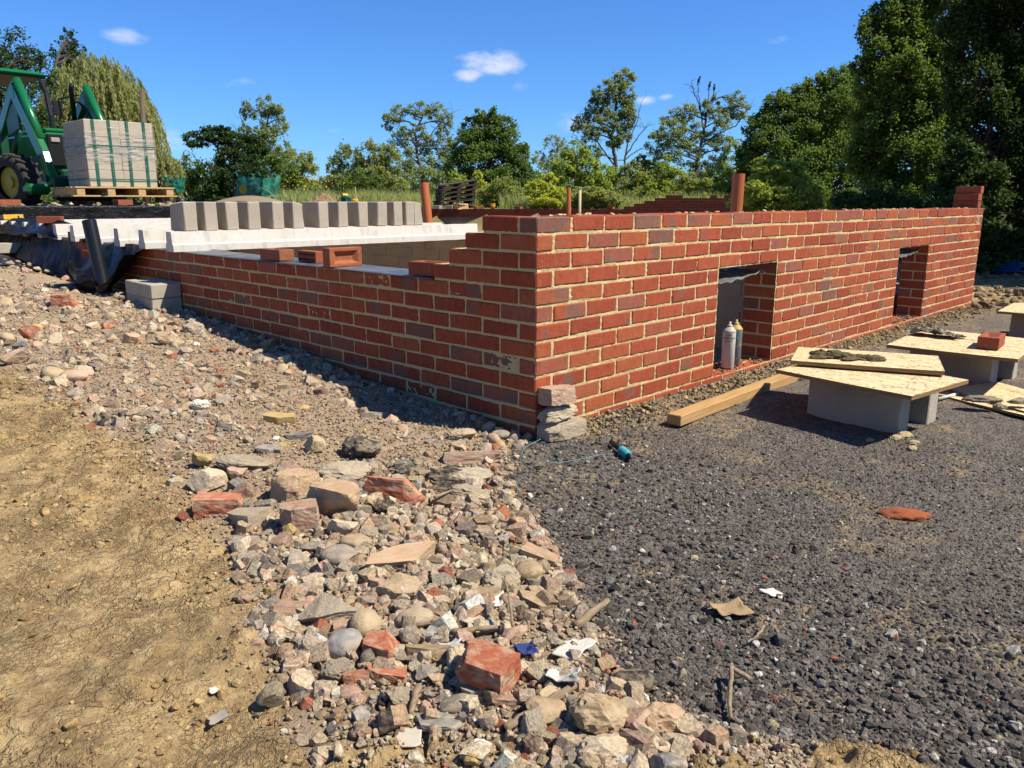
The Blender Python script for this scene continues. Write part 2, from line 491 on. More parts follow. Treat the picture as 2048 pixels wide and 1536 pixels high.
# ------------------------------------------------------------------ ground
_ey = np.array([-4, -1.9, -1.64, -1.50, -1.36, -1.12, -.99, -.69, -.46, -.14, .05, .58, 1.09, 1.82, 2.9, 4.2, 9])
_ex = np.array([-.9, -.98, -1.16, -1.44, -1.56, -1.70, -1.69, -1.615, -1.51, -1.43, -1.455, -1.36, -1.36, -1.34, -1.42, -1.7, -2.6])
_gy = np.array([-4, -1.75, -1.5, -1.357, -1.195, -.99, -.657, -.265, -.02, .1, .11])
_gx = np.array([-1.1, -1.20, -1.235, -1.21, -1.096, -.951, -.73, -.475, -.10, .0, 40])
_a = gd(800, 420, 22.6); FW0 = np.array([_a[0], _a[1], 0.0])
FWD = np.array([.60, -.80, 0.0])
def xclay(y): return np.interp(y, _ey, _ex)
def xgrav(y): return np.interp(y, _gy, _gx)
def zones(x, y):
    p = np.c_[x, y]
    wob = .07*vnoise(p*4, 3)+.035*vnoise(p*13, 4)
    clay = 1-sstep(-.035, .035, x-xclay(y)+wob)
    grav = sstep(-.05, .05, x-xgrav(y)+wob)
    # clay spur along the bottom
    return clay, grav
def G(x, y, detail=True):
    x = np.asarray(x, float); y = np.asarray(y, float); p = np.c_[x, y]
    z = -.945+0*x
    left = .070*np.clip(y, 0, 9)*sstep(.6, -.1, x)
    z = z+left
    z = z-.09*np.exp(-((x+.02)/.28)**2)*sstep(4.1, 4.8, y)*sstep(9, 8, y)*(x < 1)
    inside = (x > .1) & (x < 6.2) & (y > .1) & (y < 8.2)
    z = np.where(inside, -1.0, z)
    back = sstep(8.3, 9.7, y+.12*np.clip(-x, 0, 3))*sstep(30, 4, x)
    z = z*(1-back)+(-.075)*back
    far = sstep(13, 21, np.hypot(x-2, y+1))
    z = z*(1-far)+(-.16)*far
    # the unfinished building's floor void up to the far wall
    s1 = (y-FW0[1])*FWD[0]-(x-FW0[0])*FWD[1]
    s2 = (x-3.2)*(FW0[1]-5.0)-(y-5.0)*(FW0[0]-3.2)
    void = (x > 3) & (y > .3) & (s1 < 0) & (s2 > 0)
    z = np.where(void, -.75, z)
    z = np.where((y < .3) & (x < 16) | (x > 6.2) & (y < 1.5) & (x < 16), np.minimum(z, -.93), z)
    z = z+.5*sstep(60, 300, np.hypot(x, y))
    clay, grav = zones(x, y)
    rub = (1-clay)*(1-grav)*(y < 7)*(x < .0)
    edge = x-xclay(y)
    z = z+rub*.03*np.exp(-((edge-.35)/.3)**2)
    z = z+.018*clay*np.exp(-((edge+.10)/.10)**2)*(.5+.8*vnoise(p*9, 21))
    z = z+.026*np.exp(-(np.clip(-y, 0, 9)/.07)**1.4)*(x > .05)*(x < 6.4)*(y < .02)
    if detail:
        near = sstep(9, 3, np.hypot(x+2.4, y+2.2))
        z = z+near*(.020*fbm(p*2.2, 3, 5))
        ridg = 1-np.abs(fbm(p*9, 3, 9))*2
        flake = np.round(2.2*fbm(np.c_[x*8+1.5*vnoise(p*3, 3), y*14], 3, 19)*2)/4.4
        z = z+near*clay*(.014*flake*sstep(-.2, .5, vnoise(p*2.2, 20))+.015*fbm(p*7, 4, 8)+.006*ridg+.010*fbm(np.c_[x*24+2*vnoise(p*5, 2), y*24], 4, 10, .6)*np.clip(.45+1.0*vnoise(p*3.1, 55), .1, 1.3))
        lump = sstep(.12, .6, vnoise(p*19, 31)*.6+vnoise(p*43, 32)*.5+.3*vnoise(p*2.7, 33))*np.maximum(sstep(-.5, .0, edge), .55*sstep(.0, .4, vnoise(p*1.9, 34)))*clay
        z = z+near*lump*(.016+.008*vnoise(p*60, 35))
        z = z+near*grav*.006*fbm(p*12, 3, 12)+near*rub*.008*fbm(p*18, 3, 13)
        z = z-near*clay*.03*np.exp(-((x+1.95-.10*np.sin(y*2.3)+.35*(y+1.2))/.05)**2)*sstep(-.2, -.6, y)*.35
    return z
def G1(x, y): return float(G(np.array([x]), np.array([y]))[0])

def axis(segs):
    out = [segs[0][0]]
    for a, b, d in segs:
        n = max(1, int(round((b-a)/d))); out += list(np.linspace(a, b, n+1)[1:])
    return np.array(out)
ax = axis([(-600, -120, 80), (-120, -30, 15), (-30, -8, 3), (-8, -3.6, .4), (-3.6, -2.6, .05), (-2.6, .25, .0095), (.25, 3, .024), (3, 8, .08), (8, 30, .8), (30, 120, 10), (120, 700, 80)])
ay = axis([(-500, -60, 60), (-60, -8, 4), (-8, -2.6, .3), (-2.6, -2.2, .04), (-2.2, 1.3, .0095), (1.3, 4.5, .024), (4.5, 9, .07), (9, 30, .6), (30, 120, 10), (120, 700, 80)])
X, Y = np.meshgrid(ax, ay, indexing='ij'); xs, ys = X.ravel(), Y.ravel()
zs = G(xs, ys)
cl_, gr_ = zones(xs, ys)
cl_ = np.maximum(cl_, sstep(6.1, 7.0, xs+.5*vnoise(np.c_[xs, ys]*2, 47))*(ys < 6)*(ys > -6))
gr_ = gr_*(ys < .6)
sand = np.exp(-((ys+.10)/.16)**2)*(xs > 0)*(xs < 6.3)*sstep(-.1, .5, vnoise(np.c_[xs, ys]*5, 40)+.5*vnoise(np.c_[xs, ys]*17, 41)+.35)
sand = np.maximum(sand, .9*sstep(.30, .62, fbm(np.c_[xs, ys]*4.2, 4, 44)*1.5+.25*sstep(-1.2, -.2, ys))*gr_*.62)
sand = np.maximum(sand, sstep(5.2, 6.6, xs+.5*vnoise(np.c_[xs, ys]*1.7, 46))*(ys < 6))
grass_ = sstep(8.8, 11, ys+.0*xs)*(xs < 9)+sstep(17, 20, np.hypot(xs, ys))
nx, ny = len(ax), len(ay)
ii, jj = np.meshgrid(np.arange(nx-1), np.arange(ny-1), indexing='ij')
q = (ii*ny+jj).ravel()
Fg = np.c_[q, q+ny, q+ny+1, q+1]
def ground_mat():
    t = NT("site_ground", .95, .15); P = t.pos()
    sp = t.n.new("ShaderNodeSeparateColor"); t.l.new(t.attr("zone"), sp.inputs[0])
    clay, grav, sandm = sp.outputs[0], sp.outputs[1], sp.outputs[2]
    al = t.n.new("ShaderNodeAttribute"); al.attribute_name = "zone"; grass = al.outputs["Alpha"]
    n1 = t.noise(3.2, 5, .62, P, dist=.5); n2 = t.noise(17, 5, .65, P); n3 = t.noise(130, 4, .7, P)
    # clay
    c = t.mix(t.ramp(n1, .38, .62), (.47, .335, .175), (.80, .59, .315))
    c = t.mix(t.ramp(n2, .46, .68, 0, .75), c, (.95, .75, .42))
    c = t.mix(t.ramp(t.noise(5.5, 4, .6, t.mapv((1.2, .8, 1), P), dist=1), .60, .72, 0, .7), c, (.88, .63, .25))
    c = t.mix(t.ramp(t.noise(6, 4, .6, P), .62, .75, 0, .6), c, (.30, .255, .185))
    c = t.mix(t.ramp(n3, .44, .30, 0, .7), c, (.15, .10, .05))
    c = t.mix(t.ramp(t.noise(44, 5, .75, P), .46, .34, 0, .6), c, (.24, .165, .085))
    c = t.mix(t.ramp(n3, .62, .75, 0, .35), c, (.56, .44, .25))
    c = t.mix(t.ramp(t.noise(1.7, 6, .7, P, dist=1.2), .48, .66, 0, .6), c, (.37, .27, .155))
    c = t.mix(t.ramp(t.noise(9, 6, .75, P, dist=.8), .56, .70, 0, .55), c, (.33, .24, .13))
    wv = t.n.new("ShaderNodeVectorMath"); wv.operation = 'ADD'; t.l.new(P, wv.inputs[0])
    ws = t.n.new("ShaderNodeVectorMath"); ws.operation = 'SCALE'; ws.inputs[3].default_value = .05
    t.l.new(t.noise(30, 4, .65, P, out=1), ws.inputs[0]); t.l.new(ws.outputs[0], wv.inputs[1])
    clod1 = t.voro(24, wv.outputs[0], 'DISTANCE_TO_EDGE'); clod2 = t.voro(62, wv.outputs[0], 'DISTANCE_TO_EDGE')
    cpat = t.ramp(t.noise(4.3, 4, .65, P, dist=.6), .42, .60)
    cpat2 = t.ramp(t.noise(6.1, 4, .65, P, dist=.4), .44, .60)
    e1 = t.math('MULTIPLY', t.ramp(clod1, .14, .0), cpat); e2 = t.math('MULTIPLY', t.ramp(clod2, .16, .0), cpat2)
    c = t.mix(t.math('MULTIPLY', e1, .20), c, (.20, .135, .07)); c = t.mix(t.math('MULTIPLY', e2, .22), c, (.24, .165, .085))  # clod edges darkened in the colour: crack shadow and dirt painted together
    vd = t.n.new("ShaderNodeVectorMath"); vd.operation = 'ADD'
    t.l.new(P, vd.inputs[0])
    nv = t.n.new("ShaderNodeVectorMath"); nv.operation = 'SCALE'; nv.inputs[3].default_value = .11
    t.l.new(t.noise(11, 3, .6, P, out=1), nv.inputs[0]); t.l.new(nv.outputs[0], vd.inputs[1])
    crack = t.voro(8.5, vd.outputs[0], 'DISTANCE_TO_EDGE')
    ck = t.math('MULTIPLY', t.ramp(crack, .012, .001), t.ramp(t.noise(2.4, 2, .5, P), .48, .58))
    c = t.mix(t.math('MULTIPLY', ck, .85), c, (.075, .05, .028))
    # rubble dust
    d = t.mix(n2, (.44, .335, .225), (.70, .56, .40))
    vcol = t.n.new("ShaderNodeTexVoronoi"); vcol.inputs["Scale"].default_value = 85; t.l.new(P, vcol.inputs["Vector"])
    sv = t.n.new("ShaderNodeSeparateColor"); t.l.new(vcol.outputs["Color"], sv.inputs[0])
    d = t.mix(t.ramp(sv.outputs[0], .55, .95, 0, .7), d, (.52, .44, .34))
    d = t.mix(t.ramp(sv.outputs[1], .82, .95, 0, .7), d, (.40, .20, .12))
    d = t.mix(t.ramp(n3, .45, .30, 0, .5), d, (.13, .095, .06))
    # dark gravel
    g1 = t.n.new("ShaderNodeTexVoronoi"); g1.inputs["Scale"].default_value = 120; t.l.new(P, g1.inputs["Vector"])
    g2 = t.n.new("ShaderNodeTexVoronoi"); g2.inputs["Scale"].default_value = 52; t.l.new(P, g2.inputs["Vector"])
    s1 = t.n.new("ShaderNodeSeparateColor"); t.l.new(g1.outputs["Color"], s1.inputs[0])
    s2 = t.n.new("ShaderNodeSeparateColor"); t.l.new(g2.outputs["Color"], s2.inputs[0])
    g = t.mix(t.math('MULTIPLY', t.math('ADD', s1.outputs[0], s2.outputs[0]), .5), (.112, .101, .094), (.345, .312, .286))
    g = t.mix(t.ramp(s1.outputs[1], .90, .97, 0, .8), g, (.33, .29, .24))
    g = t.mix(t.ramp(n3, .62, .78, 0, .4), g, (.28, .24, .19))
    g = t.mix(t.ramp(n1, .52, .70, 0, .35), g, (.20, .165, .125))
    # sandy smears
    s = t.mix(n2, (.42, .32, .185), (.76, .60, .35))
    s = t.mix(t.ramp(n3, .5, .35, 0, .7), s, (.10, .08, .06))
    gs = t.mix(t.math('MULTIPLY', sandm, t.ramp(t.math('ADD', n2, t.math('MULTIPLY', n3, .5)), .62, .88)), g, s)
    col = t.mix(grav, d, gs)
    col = t.mix(clay, col, c)
    gc = t.mix(t.noise(9, 4, .7, P), (.20, .165, .085), (.30, .255, .125))
    gc = t.mix(t.ramp(t.noise(2.1, 3, .6, P), .45, .65, 0, .6), gc, (.11, .13, .04))
    col = t.mix(t.math('MINIMUM', grass, 1.0), col, gc)
    t.color(col)
    hg = t.math('SUBTRACT', 1.0, t.math('ADD', t.math('MULTIPLY', g1.outputs[0], .7), t.math('MULTIPLY', g2.outputs[0], .8)))
    h = t.math('ADD', t.math('MULTIPLY', t.noise(62, 6, .78, P), 1.5), t.math('MULTIPLY', n2, 1.6))
    h = t.math('SUBTRACT', h, t.math('MULTIPLY', t.math('MULTIPLY', ck, clay), 1.5))
    h = t.math('SUBTRACT', h, t.math('MULTIPLY', t.math('ADD', t.math('MULTIPLY', e1, .8), t.math('MULTIPLY', e2, .6)), clay))
    h = t.math('ADD', h, t.math('MULTIPLY', hg, t.math('MULTIPLY', grav, 1.2)))
    t.bump(h, .011)
    return t.m
M_GROUND = ground_mat()
gnd = mesh_obj("ground", np.c_[xs, ys, zs], Fg, M_GROUND, None, True, {'zone': ('FLOAT_COLOR', np.c_[cl_, gr_, sand, np.clip(grass_, 0, 1)])})
tag(gnd, "trodden clay, dusty hardcore and dark crushed gravel of the building site", "ground", kind="structure")

# ------------------------------------------------------------------ brick wall: long lit face along X, short shaded face along Y, top at z = 0
BL, BH, JT = .215, .065, .010
class Bricks:
    def __init__(s): s.V, s.F, s.n, s.ba, s.loc = [], [], 0, [], []
    def add(s, c, size, grey=None):
        sx, sy, sz = size
        V, F = bevel_box(sx-.001, sy-.001, sz-.0005, .0044)
        V = V+R.normal(0, .0006, V.shape)
        loc = V.copy()
        if sy > sx: loc = loc[:, [1, 0, 2]]
        rz = rotz(R.normal(0, .004))@rotx(R.normal(0, .006))
        V = V@rz.T+np.array(c)+R.normal(0, 1, 3)*[.0012, .0007, .0011]
        u = R.random()
        st = 0.0
        if u < .20: st = R.uniform(.25, .80)
        elif u < .225: st = 1.8
        ba = [R.random(), R.uniform(-.085, .085), R.uniform(-.022, .022), st]
        if sx < .12 and sy < .12: ba[1] *= .4
        s.V.append(V); s.F += [tuple(i+s.n for i in f) for f in F]; s.n += len(V)
        s.ba.append(np.tile(ba, (len(V), 1))); s.loc.append(loc)
    def build(s, name, parent=None):
        return mesh_obj(name, np.concatenate(s.V), s.F, M_BRICKS, parent, False,
                        {'ba': ('FLOAT_COLOR', np.concatenate(s.ba)), 'loc': ('FLOAT_VECTOR', np.concatenate(s.loc))})
WL = 6.27
OPEN = [(1.4525, 2.1375), (4.1525, 4.8375)]
bw = Bricks()
NC = 14
for k in range(1, NC+1):
    z = -.075*(k-1)-BH/2
    odd = k % 2 == 1
    joints = ([.22] if odd else [.1075])
    while joints[-1]+.225 < WL-.03: joints.append(joints[-1]+.225)
    ed = [-.005]+joints+[WL+.005]
    for a, b in zip(ed[:-1], ed[1:]):
        x0, x1 = a+.005, b-.005
        segs = [(x0, x1)]
        if 5 <= k <= 12:
            for (o0, o1) in OPEN:
                ns = []
                for (p, q_) in segs:
                    if q_ <= o0+.002 or p >= o1-.002: ns.append((p, q_)); continue
                    if p < o0-.03: ns.append((p, o0))
                    if q_ > o1+.03: ns.append((o1, q_))
                segs = ns
        for (p, q_) in segs:
            full = False
            for (o0, o1) in OPEN:
                if 5 <= k <= 12 and (abs(p-o1) < .004 or abs(q_-o0) < .004) and q_-p < .16: full = True
            w = q_-p
            if w < .03: continue
            if k > 12 and False: pass
            if full: bw.add(((p+q_)/2, .1075, z), (w, .215, BH))
            elif p < .01 and w < .12: pass           # end of a stretcher of the return wall
            else:
                bw.add(((p+q_)/2, .05125, z), (w, .1025, BH))
                if p > .12: bw.add(((p+q_)/2, .16375, z), (w, .1025, BH))
# return wall along Y: courses 1-4 rack back from the corner, the rest run on under the membrane
LEND = 8.6
for k in range(1, NC+1):
    z = -.075*(k-1)-BH/2
    odd = k % 2 == 1
    end = .3275+.1125*(k-1) if k <= 4 else LEND
    j = [.1075] if odd else [.22]
    while j[-1] < end+.1: j.append(j[-1]+.225)
    ed = [-.005]+j
    for a, b in zip(ed[:-1], ed[1:]):
        y0, y1 = a+.005, min(b-.005, end)
        if y1-y0 < .04: continue
        if odd and y0 < .01: continue                # end of a stretcher of the long wall
        bw.add((.05125, (y0+y1)/2, z), (.1025, y1-y0, BH))
        if y0 > .12: bw.add((.16375, (y0+y1)/2, z), (.1025, y1-y0, BH))
wall = empty("brick_wall", (0, 0, -.95), "new red brick wall with a stepped corner and two openings, the largest thing in view", "brick wall")
wb = bw.build("brickwork", wall); wb.location = (0, 0, .95)
def mortar_sheet(s0, s1, z0, z1, along, holes=(), top=None):
    """uneven joint face; along 'x' (facing -Y) or 'y' (facing -X)"""
    ds = .0085; ns, nz = int((s1-s0)/ds)+1, int((z1-z0)/.0085)+1
    s_, z_ = np.meshgrid(np.linspace(s0, s1, ns), np.linspace(z0, z1, nz), indexing='ij')
    s_, z_ = s_.ravel(), z_.ravel()
    P = np.c_[s_, z_, np.full(len(s_), 3.0 if along == 'x' else 9.0)]
    d = np.maximum(.0024, .0045+.0030*fbm(P*np.array([55, 75, 1]), 3, 51)+.0012*vnoise(P*np.array([12, 160, 1]), 52))
    V = np.c_[s_, d, z_] if along == 'x' else np.c_[d, s_, z_]
    i, j = np.meshgrid(np.arange(ns-1), np.arange(nz-1), indexing='ij'); q = (i*nz+j).ravel()
    F = np.c_[q, q+nz, q+nz+1, q+1] if along == 'x' else np.c_[q, q+1, q+nz+1, q+nz]
    cs, cz = s_[q]+ds/2, z_[q]+.004
    keep = np.ones(len(q), bool)
    for (a, b, c, e) in holes: keep &= ~((cs > a) & (cs < b) & (cz > c) & (cz < e))
    return V, F[keep]
mm = MB()
holes = [(o0+.004, o1-.004, -.898, -.296) for o0, o1 in OPEN]
V, F = mortar_sheet(.006, WL-.006, -1.05, -.004, 'x', holes); mm.add(V, F)
lh = [(.322+.1125*k, 20, -.075*(k+1)-.0-.003, .1) for k in range(0, 4)]
V, F = mortar_sheet(.006, 5.4, -1.05, -.004, 'y', [(.3215, 20, -.078, 1), (.434, 20, -.153, -.07), (.5465, 20, -.228, -.15), (.659, 20, -.303, -.22)]); mm.add(V, F)
def mbox(x0, x1, y0, y1, z0, z1): mm.box(((x0+x1)/2, (y0+y1)/2, (z0+z1)/2), (x1-x0, y1-y0, z1-z0), .0005)
c0 = .0095
ys0, ys1 = c0, .209
edges = [(.008, OPEN[0][0]-.005), (OPEN[0][1]+.005, OPEN[1][0]-.005), (OPEN[1][1]+.005, WL-.006)]
mbox(.008, WL-.006, ys0, ys1, -1.05, -.905)
mbox(.008, WL-.006, ys0, ys1, -.2945, -.004)
for a, b in edges: mbox(a, b, ys0, ys1, -.905, -.2945)
ends = [.3215, .434, .5465, .659]
for k, e in enumerate(ends): mbox(c0, .209, .209, e, -.075*(k+1)+.0005, -.075*k-.004 if k == 0 else -.075*k+.0005)
mbox(c0, .209, .209, LEND-.01, -1.05, -.3045)
mo = mm.build("mortar", M_MORTAR, wall); mo.location = (0, 0, .95)
# mortar smears left along the top bed
sm = MB()
for i in range(70):
    x = R.uniform(.1, 6.0); r = R.uniform(.004, .014)
    sm.box((x, R.uniform(.015, .19), .001), (r*2.2, r*1.6, r), .003, rotz(R.uniform(0, 3)), jit=.002)
so = sm.build("mortar_crumb", M_MORTAR, wall); so.location = (0, 0, .95); so["kind"] = "stuff"
# chalk figures on the far end of the wall
def text_mesh(s, size, depth=.0006):
    cu = bpy.data.curves.new("lettering", 'FONT'); cu.body = s; cu.size = size; cu.extrude = depth; cu.align_x = 'CENTER'; cu.resolution_u = 2
    o = bpy.data.objects.new("lettering", cu); COL.objects.link(o)
    dg = bpy.context.evaluated_depsgraph_get(); dg.update()
    me = bpy.data.meshes.new_from_object(o.evaluated_get(dg))
    V = np.array([v.co[:] for v in me.vertices]); F = [tuple(p.vertices) for p in me.polygons]
    bpy.data.objects.remove(o); bpy.data.meshes.remove(me); bpy.data.curves.remove(cu)
    return V, F
M_CHALK = simple("white_chalk", (.72, .64, .58), .95, .3, 120)
V, F = text_mesh("25", .085)
V = np.c_[V[:, 0]+6.10, -V[:, 2]*1.0-.0025, V[:, 1]-.136]
co = mesh_obj("chalk_number", V, F, M_CHALK, wall); co.location = (0, 0, .95)

# damp-proof course along the low wall, with turned-up edge
ns, nt = 150, 12
s_, t_ = np.meshgrid(np.linspace(.665, 5.2, ns), np.linspace(0, 1, nt), indexing='ij'); s_, t_ = s_.ravel(), t_.ravel()
P = np.c_[s_, t_*.25]
zz = -.2985+.004+.0045*fbm(P*6, 3, 61)*sstep(.0, .25, t_)+.010*sstep(.9, 1.0, t_)*sstep(.2, .6, vnoise(P*3, 62))
xx = -.012+.25*t_+.004*vnoise(P*3, 63)
zz = zz-.004*(t_ < .05)
i, j = np.meshgrid(np.arange(ns-1), np.arange(nt-1), indexing='ij'); q = (i*nt+j).ravel()
dp = mesh_obj("damp_proof_course", np.c_[xx, s_, zz], np.c_[q, q+nt, q+nt+1, q+1], M_DPC, None, True)
md = dp.modifiers.new("thickness", 'SOLIDIFY'); md.thickness = .002; md.offset = -1
tag(dp, "grey-blue damp-proof strip laid along the top of the low shaded wall", "membrane")

# cavity tray flaps in the two openings
def flap(x0, x1, zt, label, sag):
    nx_, ny_ = 40, 14
    a, b = np.meshgrid(np.linspace(0, 1, nx_), np.linspace(0, 1, ny_), indexing='ij'); a, b = a.ravel(), b.ravel()
    x = x0+(x1-x0)*a; y = .20-.21*b*(1-.25*a)
    z = zt+.022-.02*a-sag*b*(1.15-.9*a)+.008*vnoise(np.c_[a*9, b*5], 71)+.016*np.exp(-((a-.88)/.06)**2)*b
    i, j = np.meshgrid(np.arange(nx_-1), np.arange(ny_-1), indexing='ij'); q = (i*ny_+j).ravel()
    o = mesh_obj("cavity_tray", np.c_[x, y, z], np.c_[q, q+ny_, q+ny_+1, q+1], M_LEAD, None, True)
    m_ = o.modifiers.new("thickness", 'SOLIDIFY'); m_.thickness = .003
    return tag(o, label, "membrane", "grey flaps over the wall openings")
flap(1.46, 2.07, -.345, "crumpled grey flap under the lintel of the opening with the spray cans", .05)
flap(4.17, 4.78, -.335, "crumpled grey flap under the lintel of the far empty opening", .05)

# sleeper wall of grey blocks inside (seen through the openings and under the beams)
sb, sm_ = MB(), MB()
for k in range(8):
    z = -.355-.1*k
    y = .12+(.22 if k % 2 else 0)
    if k % 2: sb.box((2.80, .22, z), (.10, .20, .09), .003)
    while y < 8.0:
        sb.box((2.80+R.normal(0, .0015), y+.22, z), (.10, .43, .09), .003, jit=.0008); y += .44
sm_.box((2.803, 4.1, -.72), (.092, 7.9, .84), .001)
iw = empty("block_wall", (2.8, .1, -1), "inner wall of grey concrete blocks seen through the opening and under the beams", "block wall")
o = sb.build("blockwork", M_AERATED, iw); o.location = (-2.8, -.1, 1)
o = sm_.build("mortar", M_MORTAR, iw); o.location = (-2.8, -.1, 1)

# ------------------------------------------------------------------ precast beams and the row of blocks on the nearest one
def beam(y, x0, x1, label):
    pr_ = [(-.065, -.295), (.065, -.295), (.065, -.248), (.052, -.238), (.042, -.155), (-.042, -.155), (-.052, -.238), (-.065, -.248)]
    n = 40; xs_ = np.linspace(x0, x1, n); V = []; F = []
    for k, x in enumerate(xs_):
        for (a, b) in pr_:
            V.append((x, y+a+.0015*math.sin(k*1.7+a*80), b+.0008*math.sin(k*2.3)))
    m = len(pr_)
    for k in range(n-1):
        for j in range(m): F.append((k*m+j, (k+1)*m+j, (k+1)*m+(j+1) % m, k*m+(j+1) % m))
    F.append(tuple(range(m))); F.append(tuple(range((n-1)*m, n*m))[::-1])
    V = np.array(V); V[:, :2] -= [x0, y]
    o = mesh_obj("floor_beam", V, F, M_BEAM, None, False, None, (x0, y, 0))
    return tag(o, label, "concrete beam", "precast floor beams")
beam(3.515, -.05, 2.9, "nearest pale precast floor beam, carrying the row of standing blocks")
beam(4.03, -.045, 2.9, "pale floor beam second from the near one, its end behind a red brick")
beam(4.51, -.055, 2.9, "pale floor beam third in line, its end beside the black pipe top")
beam(4.98, -.04, 2.9, "pale floor beam fourth in line, seen just behind the black pipe")
beam(5.58, -.05, 2.9, "pale floor beam behind the small brick on the black sheet")
beam(6.06, -.05, 2.9, "pale floor beam under the loose brick, midway to the sheeted wall")
beam(6.55, -.05, 2.9, "pale floor beam just behind the loose brick on the beams")
beam(7.05, -.05, 2.9, "pale floor beam partly under the raised fold of black sheet")
beam(7.50, -.05, 2.9, "pale floor beam next to the farthest one")
beam(7.92, -.05, 2.9, "farthest pale floor beam, under the yellow spirit level")
def aty(x, y, Yp):
    d = CF + CR*(x-1024)/FPX - CU*(y-768)/FPX
    return CAM + d*(Yp-CAM[1])/d[1]
rowx = [(370, 394), (412, 436), (455, 476), (500, 520), (546, 567), (590, 609), (637, 657), (678, 696), (719, 736), (759, 774), (789, 805), (813, 829), (831, 846)]
ordn = ["first", "second", "third", "fourth", "fifth", "sixth", "seventh", "eighth", "ninth", "tenth", "eleventh", "twelfth", "thirteenth"]
for i, (a, b) in enumerate(rowx):
    xa, xb = aty(a, 450, 3.50)[0], aty(b, 450, 3.50)[0]
    V, F = bevel_box(.098, .232, .207, .006)
    V += R.normal(0, .0012, V.shape)
    if i in (5, 12): V[(V[:, 0] > .02) & (V[:, 2] > .07) & (V[:, 1] < -.05)] += np.array([-.016, .004, -.014])
    if i == 0: V[(V[:, 0] < -.02) & (V[:, 2] > .07) & (V[:, 1] > .05)] += np.array([.004, -.012, -.016])
    o = mesh_obj("concrete_block", V, F, M_BLOCK, None, False, None, ((xa+xb)/2, 3.50+.116+R.normal(0, .004), -.0505))
    o.rotation_euler = (0, 0, R.normal(0, .03))
    tag(o, f"grey block standing on the near beam, {ordn[i]} of the row counted from the left", "concrete block", "blocks standing in a row on the beam")

def block(name, loc, rot, size, label, cat, group, mat, b=.005, jit=.0015, chip=None, **kw):
    V, F = bevel_box(*size, b); V += R.normal(0, jit, V.shape)
    if chip is not None: V[chip(V)] *= .93
    o = mesh_obj(name, V, F, mat, None, False, None, loc); o.rotation_euler = rot
    return tag(o, label, cat, group)
block("concrete_block", (-.115, 3.72, -.665), (.02, 0, .02), (.215, .44, .099), "lower of two pale blocks stacked against the foot of the shaded wall", "concrete block", "two blocks stacked beside the wall", M_BLOCK)
block("concrete_block", (-.118, 3.715, -.565), (.02, .0, .03), (.215, .44, .099), "upper of two pale blocks stacked against the foot of the shaded wall", "concrete block", "two blocks stacked beside the wall", M_BLOCK)
block("concrete_block", (-.26, 7.22, -.412), (0, .02, .05), (.44, .215, .1), "pale block lying on the black sheet at the left edge", "concrete block", None, M_BLOCK)

# ------------------------------------------------------------------ loose bricks
def frog_brick():
    """brick 215 x 102.5 x 65 with a frog in the +Z face"""
    V, F = [], []
    L, W, H = .1075, .05125, .0325
    rings = [(L, W, -H), (L, W, H), (L-.028, W-.018, H), (L-.052, W-.032, H-.020)]
    for (a, b, z) in rings: V += [(-a, -b, z), (a, -b, z), (a, b, z), (-a, b, z)]
    F.append((3, 2, 1, 0))
    for k in range(3):
        for j in range(4): F.append((k*4+j, k*4+(j+1) % 4, (k+1)*4+(j+1) % 4, (k+1)*4+j))
    F.append((12, 13, 14, 15))
    return np.array(V), F
def loose_brick(loc, rot, label, cat="brick", group=None, half=None, parts=True):
    V, F = frog_brick()
    V = V.copy()
    if half: V[:, 0] = np.where(V[:, 0] > 0, V[:, 0]*half, V[:, 0])
    o = mesh_obj("brick", V, F, M_BRICK1, None, False, None, loc)
    m_ = o.modifiers.new("edge", 'BEVEL'); m_.width = .0035; m_.segments = 2; m_.limit_method = 'ANGLE'
    o.rotation_euler = rot
    return tag(o, label, cat, group)
HP = math.pi/2
zt = -.2925
GB = "loose bricks left on the low wall"
loose_brick((.050, 2.195, zt+.0365), (0, 0, HP+.05), "loose red brick lying along the damp-proof strip, left of the air brick", "brick", GB)
loose_brick((.080, 1.535, zt+.053), (HP, 0, .03), "loose red brick on edge with its frog facing the camera", "brick", GB)
loose_brick((.058, .745, zt+.0365), (0, 0, HP+.12), "loose red brick at the foot of the racked-back courses", "brick", GB)
# air brick: rows of square holes, their shade painted as near-black blocks
ab = empty("air_brick", (.115, 1.92, zt+.0345), "small air brick with two rows of square holes on the damp-proof strip", "air brick")
m1, m2 = MB(), MB()
m1.box((.0, 0, 0), (.055, .215, .066), .003); ob = m1.build("body", M_BRICK1, ab)
M_HOLE_SHADE = simple("painted_hole_shade", (.02, .012, .01), .9, .1)
for r_ in (-.017, .014):
    for k in range(9): m2.box((-.0262, -.088+.022*k, r_), (.004, .013, .014), .0005)
m2.build("hole_shade_blocks", M_HOLE_SHADE, ab); ab.rotation_euler = (0, 0, -.06)
loose_brick((.09, 4.11, zt+.035), (0, 0, HP+.15), "loose red brick at the end of the bare low wall, beside the folded sheet", "brick", GB)
loose_brick((.07, 5.80, zt+.04), (0, 0, HP+.1), "small-looking loose brick standing on the black sheet over the wall", "brick", GB)
p = gp(381, 458, -.155)
loose_brick((p[0], p[1]+.05, -.155+.034), (0, 0, .02), "loose red brick on the near beam, in front of the first standing block", "brick")
p = gp(105, 447, -.155)
loose_brick((p[0], p[1]+.05, -.155+.034), (0, 0, -.55), "loose red brick on the beams below the yellow spirit level", "brick")
GE = "three bricks piled on the wall end"
loose_brick((6.165, .125, .034), (0, 0, HP+.02), "bottom brick of the pile of three on the far wall end", "brick", GE)
loose_brick((6.155, .120, .101), (0, 0, HP-.05), "middle orange-lit brick of the pile of three on the far wall end", "brick", GE)
